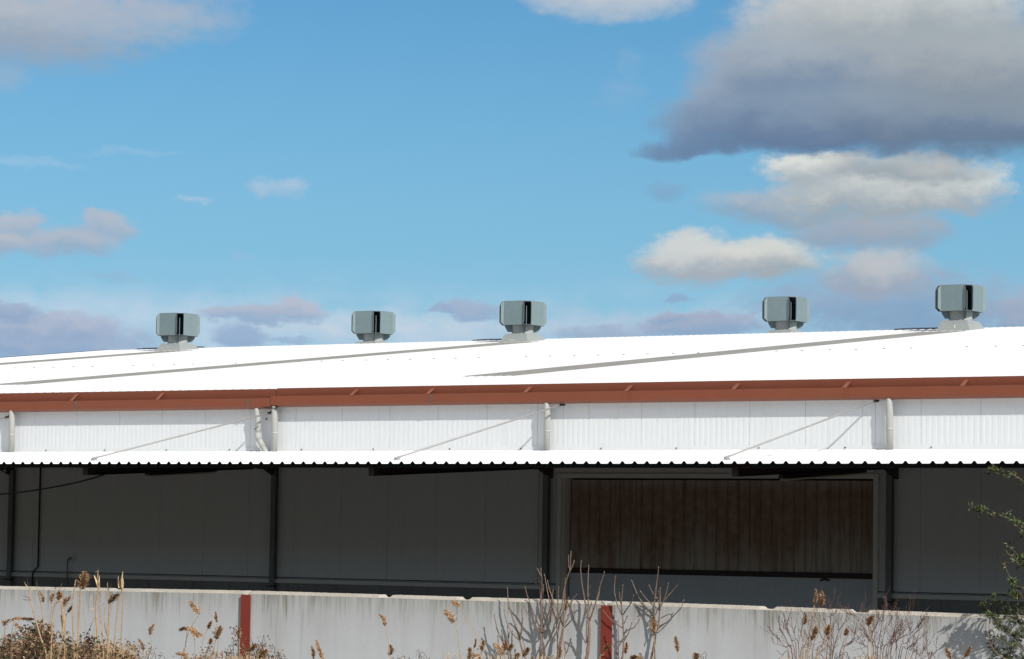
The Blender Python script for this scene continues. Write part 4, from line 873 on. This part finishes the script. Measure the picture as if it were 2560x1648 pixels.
reed(Z3, [(790,1560),(790,1680)], [(720,1530),(780,1490),(850,1510)], 15, 'flat topped plume at the bottom between two saplings', 0.004)
reed(Z3, [(1660,1560),(1660,1700)], [(1640,1570),(1660,1500),(1665,1460)], 13, 'low plume beside the small leafy sprig', 0.003)
reed(Z4, [(1525,660),(1520,800),(1480,1100),(1420,1500)], [(1525,665),(1550,550),(1550,430)], 8, 'tall plume left of the pair rising above the fence by the door', 0.004)
reed(Z4, [(1600,690),(1610,780),(1640,900),(1670,1100),(1690,1500)], [(1605,700),(1640,590),(1635,450)], 11, 'tall plume right of the pair rising above the fence by the door', 0.003)
reed(Z4, [(1370,960),(1360,1200),(1340,1500)], [(1370,960),(1390,880),(1385,790)], 9, 'orange plume left of the twiggy bushes, near the fence top', 0.0025)
reed(Z4, [(1480,1200),(1430,1350),(1400,1500)], [(1480,1200),(1520,1080),(1555,990)], 12, 'orange plume leaning right on the thick yellow straw', 0.006)
reed(Z4, [(1710,1120),(1640,1270),(1590,1400),(1560,1500)], [(1710,1125),(1720,1060),(1745,970)], 12, 'plume in the left twiggy bush on a slanting straw', 0.005)
reed(Z4, [(1970,1130),(1965,1300),(1960,1500)], [(1985,1130),(2000,1080),(2010,1025)], 10, 'small spiky plume between the two twiggy bushes', 0.0022)
reed(Z4, [(2350,980),(2380,1200),(2400,1500)], [(2330,980),(2345,900),(2390,830)], 14, 'plump two tone plume near the fence top at the right bush', 0.004)
reed(Z5, [(1290,1470),(1295,1560)], [(1290,1480),(1260,1390),(1220,1310)], 12, 'rust plume left of the evergreen shadow', 0.003)
reed(Z5, [(1510,1440),(1470,1520),(1440,1600)], [(1505,1450),(1540,1370),(1580,1300)], 11, 'broad leafy plume rightmost, on the evergreen shadow', 0.003)

# ------------------------------------------------------------------ brambles
def leaf(mb, p, size, d=None):
    d = d or Vector((random.uniform(-1, 1), random.uniform(-1, 1), random.uniform(-0.6, 0.8))).normalized()
    s = d.cross(Vector((random.uniform(-1, 1), random.uniform(-1, 1), random.uniform(-1, 1)))).normalized()
    u = d.cross(s) * size * 0.12
    mb.face([p, p + d * size * 0.45 + s * size * 0.30 + u, p + d * size, p + d * size * 0.45 - s * size * 0.30 + u])
def bramble(label, top_px, Yc, dy, nleaf, base_px, nstem, lf='bramble_leaf', size=(0.018, 0.036), dens=1.0):
    """top_px: outline of the bush top, photograph px"""
    xs_ = [q[0] for q in top_px]
    def topy(x):
        for (a, ya), (b, yb) in zip(top_px, top_px[1:]):
            if a <= x <= b: return ya + (yb - ya) * (x - a) / (b - a)
        return top_px[-1][1]
    c = at(base_px, 1700, Yc); root = thing('bramble_bush', label, 'bush', (c.x, Yc, 0), 'brambles along the bottom of the picture')
    s = MB(); lv = MB()
    tips = []
    for _ in range(nstem):
        x = random.uniform(xs_[0], xs_[-1]); Y = Yc + random.uniform(-dy, dy); ty = topy(x) + random.uniform(-4, 60)
        t = at(x, ty, Y); b = Vector((t.x + random.uniform(-0.5, 0.5), Y + random.uniform(-0.2, 0.2), 0))
        m1 = b.lerp(t, 0.5) + Vector((random.uniform(-0.12, 0.12), 0, 0.1)); e = t + Vector((random.uniform(-0.12, 0.12), 0, -0.03))
        cv = curve([b, m1, t, e], 6); s.tube(cv, [0.005 - 0.0035 * i / len(cv) for i in range(len(cv))], n=4)
        tips.append(cv)
    for _ in range(int(nleaf * 0.55)):
        cv = random.choice(tips); k = int(len(cv) * (1 - random.random() ** 1.6 * 0.55)) - 1; p = cv[max(k, 0)]
        p = p + Vector((random.gauss(0, 0.03), random.gauss(0, 0.03), random.gauss(0, 0.03))); leaf(lv, p, random.uniform(*size))
    for _ in range(int(nleaf * 0.45)):
        x = random.uniform(xs_[0], xs_[-1]); y = topy(x) + 14 + abs(random.gauss(0, 1)) * 45 * dens; p = at(x, y, Yc + random.uniform(-dy, dy)); leaf(lv, p, random.uniform(*size))
    s.build('stems', 'stem_dark', root); lv.build('leaves', lf, root, recalc=False)
bramble('large red and brown bramble bush filling the bottom left corner under the canes', [(-60,1608),(0,1602),(40,1598),(70,1580),(100,1566),(125,1580),(150,1602),(200,1606),(260,1604),(300,1612),(325,1622),(345,1648)], 27.3, 0.8, 11000, 120, 120, size=(0.024, 0.050))
bramble('red leaved bramble sprig just right of the large bramble bush', [(318,1600),(325,1596),(332,1600),(345,1602),(352,1588),(368,1612),(400,1645)], 27.6, 0.3, 240, 345, 14)
bramble('pale leaved bramble bush left of the left red post', [(440,1650),(470,1634),(500,1622),(530,1620),(560,1612),(590,1628),(620,1632),(660,1636),(672,1648)], 27.7, 0.5, 1500, 560, 40)
bramble('upright leafy bramble shoot left of the left red post', [(578,1560),(586,1555),(596,1562),(604,1590)], 27.9, 0.05, 90, 590, 3, dens=0.8)
bramble('dark green and red bramble bush at the foot of the left red post', [(628,1600),(640,1590),(655,1596),(668,1625),(685,1624),(700,1632),(715,1650)], 27.6, 0.35, 650, 670, 26)
bramble('faint bramble twigs with tiny leaves, below the middle of the fence', [(975,1646),(990,1638),(1010,1640),(1045,1646)], 27.6, 0.2, 60, 1010, 8, size=(0.012, 0.024))
bramble('small thorny sprig with two leaf tufts below the middle of the fence', [(1046,1628),(1053,1620),(1062,1634)], 27.6, 0.05, 34, 1053, 3, size=(0.012, 0.022), dens=0.4)
bramble('small leafy sprig alone right of the wide spreading sapling', [(1728,1616),(1746,1618),(1760,1640),(1772,1650)], 27.6, 0.08, 70, 1750, 4, size=(0.016, 0.030), dens=0.5)
bramble('red leaved undergrowth between the stems of the twiggy bushes', [(2000,1640),(2010,1618),(2025,1630),(2060,1632),(2110,1618),(2150,1616),(2180,1640)], 27.5, 0.3, 300, 2090, 14, size=(0.014, 0.028))
bramble('brown undergrowth below the central tuft of plumes', [(1150,1650),(1180,1640),(1240,1636),(1290,1640),(1330,1652)], 27.5, 0.3, 160, 1240, 12)

# dry grass mixed through the brambles: nobody could count it
gr = MB()
def tuft(px, py, Y, n, hgt):
    for _ in range(n):
        p = at(px + random.gauss(0, 14), py, Y + random.uniform(-0.4, 0.4)); b_ = p - Vector((random.uniform(-0.1, 0.1), 0, random.uniform(0.25, 0.5)))
        e = p + Vector((random.gauss(0, 0.06), random.gauss(0, 0.05), random.uniform(-0.02, hgt))); sd_ = Vector((1, random.uniform(-0.5, 0.5), 0)).normalized() * random.uniform(0.002, 0.0042)
        gr.face([b_ - sd_, b_ + sd_, p + sd_ * 0.8, p - sd_ * 0.8]); gr.face([p - sd_ * 0.8, p + sd_ * 0.8, e])
for _ in range(120): tuft(random.uniform(-20, 330), random.uniform(1616, 1664), random.uniform(26.9, 27.5), 14, 0.14)
for _ in range(26): tuft(random.uniform(430, 700), random.uniform(1636, 1665), random.uniform(27.2, 27.8), 12, 0.09)
for _ in range(20): tuft(random.uniform(1120, 1420), random.uniform(1636, 1668), random.uniform(27.2, 27.8), 10, 0.10)
for _ in range(16): tuft(random.uniform(1960, 2300), random.uniform(1640, 1668), random.uniform(27.2, 27.8), 10, 0.10)
go = gr.build('dry_grass', 'reed_leaf', recalc=False); go['kind'] = 'stuff'; tag(go, 'dry straw coloured grass mixed through the brambles at the bottom', 'grass')

# ------------------------------------------------------------------ twiggy bare bushes on the right
def twig_bush(label, mains, Y, nn=3):
    c = at(mains[0][0][0], 1648, Y); root = thing('twiggy_bush', label, 'bush', (c.x, Y, 0), 'leafless twiggy bushes by the fence')
    st_ = MB(); tw = st_; bd = MB()
    def twig(p, d, L, lvl):
        k = 4; pts = [p]; dd = d.copy()
        for i in range(k):
            dd = (dd + Vector((random.uniform(-0.16, 0.16), random.uniform(-0.16, 0.16), random.uniform(-0.02, 0.14)))).normalized(); pts.append(pts[-1] + dd * L / k)
        r = 0.0017 if lvl == 0 else 0.0013
        tw.tube(pts, [r * (1 - 0.12 * i) for i in range(k + 1)], n=4)
        for i in range(1, k + 1):
            if random.random() < 0.55:
                o = Vector((random.uniform(-1, 1), random.uniform(-1, 1), 0.5)).normalized() * 0.006; bd.tube([pts[i], pts[i] + o, pts[i] + o * 2], [0.0015, 0.0032, 0.001], n=4)
        if lvl < 1:
            for i in range(1, k + 1):
                if random.random() < 0.55:
                    nd = (dd + Vector((random.uniform(-1, 1), random.uniform(-0.6, 0.6), random.uniform(-0.1, 0.5))) * 0.8).normalized(); twig(pts[i], nd, L * random.uniform(0.35, 0.6), lvl + 1)
    for mpts in mains:
        yy = Y + random.uniform(-0.25, 0.25); W_ = [at(x, y, yy) for x, y in mpts]
        W_ = [Vector((c.x + random.uniform(-0.15, 0.15), yy, 0))] + [Vector((W_[0].x * 0.6 + c.x * 0.4, yy, 0.9))] + W_
        cv = curve(W_, 6); m = len(cv) - 1
        st_.tube(cv, [0.0046 - 0.0028 * i / m for i in range(m + 1)], n=5)
        for i in range(8, m, 1):
            if random.random() < 0.42:
                d = (cv[min(i + 1, m)] - cv[i - 1]).normalized(); nd = (d + Vector((random.choice((-1, 1)) * random.uniform(0.3, 0.9), random.uniform(-0.5, 0.5), 0.15))).normalized()
                twig(cv[i], nd, random.uniform(0.06, 0.22), 0)
    st_.build('stems', 'twig_red', root); bd.build('buds', 'stem_dark', root)
twig_bush('twiggy leafless bush left of the two, behind the straws', [
  [Z4(1260,1400), Z4(1180,1180), Z4(1120,1000), Z4(1080,790)], [Z4(1300,1380), Z4(1250,1180), Z4(1200,1000), Z4(1190,850)],
  [Z4(1200,1450), Z4(1090,1300), Z4(1000,1180), Z4(900,1100)], [Z4(1200,1420), Z4(1080,1300), Z4(905,1240)], [Z4(1240,1420), Z4(1150,1280), Z4(1060,1090), Z4(1000,1040)],
  [Z4(1150,1480), Z4(1040,1420), Z4(965,1350)], [Z4(1360,1400), Z4(1350,1200), Z4(1320,1050)], [Z4(1430,1400), Z4(1450,1150), Z4(1480,950), Z4(1520,800)],
  [Z4(1500,1400), Z4(1580,1150), Z4(1560,1100)], [Z4(1800,1450), Z4(1790,1250), Z4(1780,1000), Z4(1745,720)], [Z4(1780,1400), Z4(1720,1150), Z4(1640,900), Z4(1600,780)],
  [Z4(1810,1400), Z4(1840,1250), Z4(1880,1100), Z4(1900,1030)], [Z4(1760,1420), Z4(1700,1280), Z4(1600,1060)], [Z4(1800,1420), Z4(1810,1100), Z4(1840,880)],
  [Z4(1320,1450), Z4(1380,1300), Z4(1420,1180), Z4(1400,1100)], [Z4(1560,1450), Z4(1640,1300), Z4(1700,1200)], [Z4(1900,1450), Z4(2010,1280), Z4(2110,1180), Z4(2150,1010)], [Z4(1950,1420), Z4(2050,1240), Z4(2200,1130)], [Z4(1760,1000), Z4(1800,830), Z4(1870,770)]], 27.55)
twig_bush('twiggy leafless bush right of the two, reaching toward the evergreen', [
  [Z5(150,1450), Z5(110,1200), Z5(70,1000), Z5(-100,850), Z5(-200,820)], [Z5(150,1420), Z5(60,1150), Z5(-30,1000), Z5(-90,880)], [Z5(180,1450), Z5(120,1150), Z5(200,950), Z5(320,740), Z5(360,650)],
  [Z5(200,1450), Z5(230,1200), Z5(260,1000), Z5(265,900)], [Z5(240,1450), Z5(280,1200), Z5(320,1040), Z5(400,940)], [Z5(330,1430), Z5(400,1200), Z5(460,1030), Z5(475,910)],
  [Z5(350,1430), Z5(490,1200), Z5(560,1040), Z5(570,870)], [Z5(400,1400), Z5(520,1180), Z5(700,1100), Z5(850,930)], [Z5(480,1420), Z5(490,1300), Z5(500,1180), Z5(600,1030), Z5(680,840)],
  [Z5(520,1430), Z5(640,1240), Z5(800,1050), Z5(825,1000)], [Z5(550,1440), Z5(640,1330), Z5(750,1250), Z5(810,1170)], [Z5(620,1460), Z5(700,1350), Z5(750,1260)],
  [Z5(700,1480), Z5(840,1430), Z5(880,1380), Z5(905,1310)], [Z5(770,1480), Z5(760,1380), Z5(750,1290)], [Z5(280,1430), Z5(380,1280), Z5(440,1130), Z5(455,1000)],
  [Z5(120,1440), Z5(130,1250), Z5(180,1080), Z5(170,950)], [Z5(60,1450), Z5(20,1300), Z5(-60,1180), Z5(-130,1100)], [Z5(960,1500), Z5(955,1430), Z5(950,1370)], [Z5(980,1500), Z5(1030,1420), Z5(1090,1350)]], 27.6)

# ------------------------------------------------------------------ evergreen shrub at the right edge
EYY = 29.58
ev = thing('evergreen_shrub', 'dark green evergreen shrub reaching in from the right edge above the fence', 'shrub', at(2680, 1700, EYY) * 1.0, None)
ev.location.z = 0; ev.matrix_world = Matrix.Translation((at(2680, 1700, EYY).x, EYY, 0))
tk = MB(); twg = MB(); lv = MB()
b0 = Vector((at(2680, 1700, EYY).x, EYY, 0)); tp = at(2700, 1000, EYY)
tk.tube(curve([b0, b0.lerp(tp, 0.4) + Vector((0.06, 0, 0)), b0.lerp(tp, 0.7) - Vector((0.04, 0, 0)), tp], 6), [0.045 - 0.0013 * i for i in range(19)], n=9)
def rosette(p, n, size, d):
    for _ in range(n):
        dd = (d * 0.5 + Vector((random.gauss(0, 0.7), random.gauss(0, 0.7), random.gauss(0.25, 0.6)))).normalized()
        s = dd.cross(Vector((random.uniform(-1, 1), random.uniform(-1, 1), random.uniform(-1, 1)))).normalized(); L = size * random.uniform(0.6, 1.15); u = dd.cross(s) * L * 0.08; q = p + Vector((random.gauss(0, 0.012), random.gauss(0, 0.012), random.gauss(0, 0.012)))
        w_ = L * 0.17
        lv.face([q, q + dd * L * 0.4 + s * w_ + u, q + dd * L - u, q + dd * L * 0.45 - s * w_ + u])
def ebranch(px, Y, r0=0.006, dens=1.0, start=0.0, size=0.060, sub=0.0):
    W_ = [at(x, y, Y) for x, y in px]; cv = curve(W_, 6); m = len(cv) - 1
    twg.tube(cv, [r0 * (1 - 0.65 * i / m) for i in range(m + 1)], n=5)
    for i in range(m + 1):
        if i / m < start: continue
        if random.random() < dens * 0.54:
            d = (cv[min(i + 1, m)] - cv[max(i - 1, 0)]).normalized(); rosette(cv[i] + Vector((0, 0, 0.012)), random.randint(4, 8), size, d)
            if random.random() < sub:
                e = cv[i] + Vector((random.uniform(-0.16, 0.16), random.uniform(-0.15, 0.1), random.uniform(0.0, 0.16))); twg.tube([cv[i], e], [0.003, 0.002], n=4); rosette(e, random.randint(6, 10), size, (e - cv[i]).normalized())
    rosette(cv[-1], 8, size, (cv[-1] - cv[-2]).normalized())
B_ = [([(2700,1330),(2600,1240),(2560,1205),(2535,1190),(2505,1186),(2477,1178)], 0.1, 1.0, 0.0),
      ([(2700,1420),(2620,1345),(2575,1325),(2548,1312),(2518,1295),(2485,1288),(2462,1280),(2450,1277)], 0.1, 1.2, 0.1),
      ([(2700,1400),(2620,1350),(2580,1345),(2560,1338)], 0.0, 1.0, 0.2),
      ([(2700,1520),(2620,1450),(2580,1410),(2556,1400)], 0.0, 1.2, 0.4), ([(2700,1560),(2610,1470),(2575,1430),(2553,1410),(2548,1402)], 0.1, 1.2, 0.3),
      ([(2700,1600),(2600,1500),(2565,1475),(2548,1470),(2528,1455)], 0.0, 1.2, 0.4), ([(2700,1600),(2620,1520),(2570,1500),(2540,1495),(2533,1490)], 0.0, 1.2, 0.5),
      ([(2700,1620),(2600,1560),(2540,1540),(2500,1548),(2470,1540),(2460,1520)], 0.1, 0.9, 0.4), ([(2560,1620),(2520,1580),(2490,1570),(2484,1545)], 0.1, 1.1, 0.5),
      ([(2560,1660),(2500,1640),(2474,1600),(2474,1540)], 0.5, 0.5, 0.2), ([(2474,1560),(2476,1530),(2466,1512)], 0.3, 0.5, 0.1),
      ([(2700,1640),(2600,1580),(2550,1560),(2520,1540),(2515,1530)], 0.1, 1.2, 0.6), ([(2700,1660),(2600,1640),(2540,1620),(2500,1600),(2478,1590)], 0.1, 1.0, 0.6),
      ([(2700,1700),(2600,1660),(2540,1650),(2500,1640),(2480,1625)], 0.1, 1.1, 0.6), ([(2700,1660),(2620,1610),(2570,1600),(2545,1590)], 0.0, 1.1, 0.6),
      ([(2700,1600),(2630,1570),(2590,1570),(2558,1576)], 0.0, 1.0, 0.6), ([(2700,1750),(2600,1700),(2520,1660),(2480,1650)], 0.1, 1.2, 0.7),
      ([(2700,1500),(2660,1300),(2640,1150),(2650,1050)], 0.2, 1.2, 0.8), ([(2700,1400),(2760,1250),(2780,1150)], 0.2, 1.2, 0.8), ([(2700,1300),(2640,1200),(2600,1160)], 0.3, 1.2, 0.7),
      ([(2700,1580),(2760,1480),(2800,1400)], 0.1, 1.2, 0.8), ([(2700,1560),(2640,1500),(2610,1440)], 0.1, 1.2, 0.8)]
for px, stt, dn, sb in B_: ebranch(px, EYY + random.uniform(-0.22, 0.10), dens=dn, start=stt, sub=sb, size=0.062)
tk.build('trunk', 'bark_grey', ev, smooth=True); twg.build('twigs', 'bark_grey', ev); lv.build('crown', 'green_leaf', ev, recalc=False)
